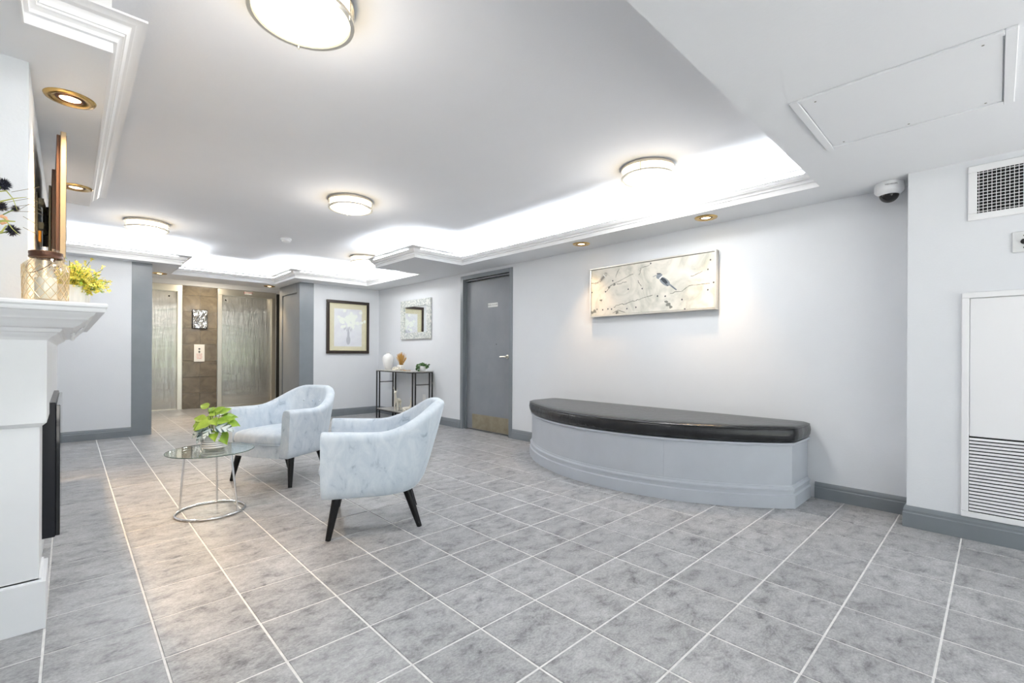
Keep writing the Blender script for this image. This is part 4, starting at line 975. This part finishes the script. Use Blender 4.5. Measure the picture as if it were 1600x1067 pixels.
Q = Vector((.004, 2.545, SZ))
t = thing('yellow_plant', 'bushy yellow-green plant in white fluted pot behind the glass lantern', 'plant', Q)
bm = B(); n = 40; rings = []
for h, rr in ((0, .052), (.004, .055), (.072, .060), (.078, .0605), (.079, .056), (.06, .054)):
    rings.append([bm.verts.new(Q+Vector(((rr+(.0012 if k % 2 else 0))*cos(2*pi*k/n), (rr+(.0012 if k % 2 else 0))*sin(2*pi*k/n), h))) for k in range(n)])
skin(bm, rings); bm.faces.new(rings[0]); bm.faces.new(rings[-1]); obj('pot', bm, m_pot, t)
rnd = random.Random(21); bm = B(); st = B(); cl = B()
for k in range(64):
    a = rnd.uniform(0, 2*pi); el = rnd.uniform(.15, 1.45); L = rnd.uniform(.06, .115)
    d = vr*cos(a)*cos(el)*1.0+vf*sin(a)*cos(el)*.75+Vector((0, 0, sin(el)))
    d += vr*.32
    if k % 6 == 0: d = vr*1.25+vf*rnd.uniform(-.3, .3)+Vector((0, 0, rnd.uniform(-.25, .45))); L *= .95
    e = Q+Vector((0, 0, .07))+d*L; s0 = Q+Vector((d.x*.012, d.y*.012, .06)); tube(st, [s0, (s0+e)/2+Vector((0, 0, .008)), e], .0012, 4)
    for j in range(15):
        f = rnd.uniform(.35, 1.05); c = s0+(e-s0)*f+Vector((rnd.gauss(0, .009), rnd.gauss(0, .009), rnd.gauss(0, .009)))
        if c.z < SZ+.01: continue
        n_ = Vector((rnd.uniform(-1, 1), rnd.uniform(-1.5, .5), rnd.uniform(0, 1.3))).normalized(); s1, s2 = frame_of(n_); R = rnd.uniform(.006, .0105)
        B_ = bm if rnd.random() < .8 else cl
        for q in range(5):
            aa = 2*pi*q/5+rnd.random(); pA = c+(s1*cos(aa)+s2*sin(aa))*R+n_*.002; pB = c+(s1*cos(aa+.5)+s2*sin(aa+.5))*R*.55; pC = c+(s1*cos(aa-.5)+s2*sin(aa-.5))*R*.55
            B_.faces.new([B_.verts.new(v) for v in (c, pC, pA, pB)])
obj('blossoms', bm, m_yel, t, kind='stuff'); obj('leaflets', cl, m_lime, t, kind='stuff'); obj('stems', st, m_stem, t)

F = Vector((-.30, 2.50, SZ))
t = thing('thistle_arrangement', 'dark blue thistle heads with thin grasses at the photo\'s left edge above the mantel', 'flowers', F)
bm = B(); lathe(bm, [(0, 0), (.04, 0), (.055, .03), (.05, .09), (.03, .13), (.034, .145), (.028, .144), (.026, .13), (0, .12)], F, 28, caps=False); obj('vase', bm, m_pot, t, 60)
def at(px, py, Yv):
    d = fwd+rt*((px-800)/FOC)-up*((py-CYP)/FOC); k = Yv/d.y; return Vector((d.x*k, d.y*k, CAMH+d.z*k))
rnd = random.Random(2); st = B()
for (px, py, yy, R) in ((6, 288, 2.48, .024), (2, 322, 2.52, .02), (20, 360, 2.46, .023), (24, 326, 2.55, .014), (-20, 300, 2.5, .024)):
    c = at(px, py, yy); bm = B(); sphere(bm, c, R*.55, 2)
    for k in range(190):
        v = Vector((rnd.gauss(0, 1), rnd.gauss(0, 1), rnd.gauss(0, 1))).normalized(); s1, s2 = frame_of(v); w = R*.07; e = c+v*R*rnd.uniform(.9, 1.15)
        b0 = [bm.verts.new(c+v*R*.45+(s1*cos(q)+s2*sin(q))*w) for q in (0, 2.1, 4.2)]; tp = bm.verts.new(e)
        for q in range(3): bm.faces.new((b0[q], b0[(q+1) % 3], tp))
    obj('thistle_head', bm, m_navy, t)
    tube(st, [F+Vector((0, 0, .13)), (c+F)/2+Vector((-.02, 0, .08)), c], .002, 5)
obj('stems', st, m_stem, t)
def blade(bm, pts, w):
    P = [at(*p) for p in pts]; prev = None
    for i, p in enumerate(P):
        d = (P[min(i+1, len(P)-1)]-P[max(i-1, 0)]).normalized(); n = d.cross(Vector((0, 1, 0))).normalized(); ww = w*(1-i/(len(P)-.2)); a, b_ = bm.verts.new(p+n*ww), bm.verts.new(p-n*ww)
        if prev: bm.faces.new((prev[0], prev[1], b_, a))
        prev = (a, b_)
ml = M('grass_blade', srgb(176, 178, 96), .6)
for pts, w in (([(-30, 325, 2.46), (0, 315, 2.45), (22, 310, 2.44), (42, 308, 2.43)], .0035), ([(-10, 300, 2.46), (10, 298, 2.44), (20, 310, 2.43), (27, 328, 2.42)], .003), ([(-20, 350, 2.45), (4, 345, 2.44), (24, 346, 2.43)], .006), ([(4, 338, 2.45), (20, 358, 2.43), (31, 368, 2.42)], .002), ([(-14, 368, 2.45), (3, 362, 2.44), (10, 352, 2.44)], .005)):
    bm = B(); blade(bm, pts, w); obj('grass_leaf', bm, ml, t)
bm = B()
for pts in ([(-10, 330, 2.44), (30, 322, 2.42), (60, 318, 2.40)], [(18, 300, 2.44), (40, 296, 2.42), (62, 292, 2.41)], [(0, 318, 2.44), (45, 310, 2.42), (64, 317, 2.41)], [(28, 329, 2.44), (45, 319, 2.42), (66, 330, 2.41)], [(12, 330, 2.44), (54, 331, 2.42), (68, 336, 2.41)], [(36, 338, 2.43), (60, 352, 2.42)], [(36, 355, 2.43), (58, 366, 2.42)]):
    tube(bm, [at(*p) for p in pts], .0008, 4)
obj('thin_grass', bm, M('dry_stem', srgb(128, 118, 96), .7), t)
bm = B()
for k in range(9): 
    c = at(2, 343, 2.45); v = Vector((cos(k*.7), 0, sin(k*.7))); s1 = c+v*.012; sphere(bm, s1, .007, 1, (1, .5, 1))
obj('peach_flower', bm, M('peach', srgb(232, 178, 140), .6), t)
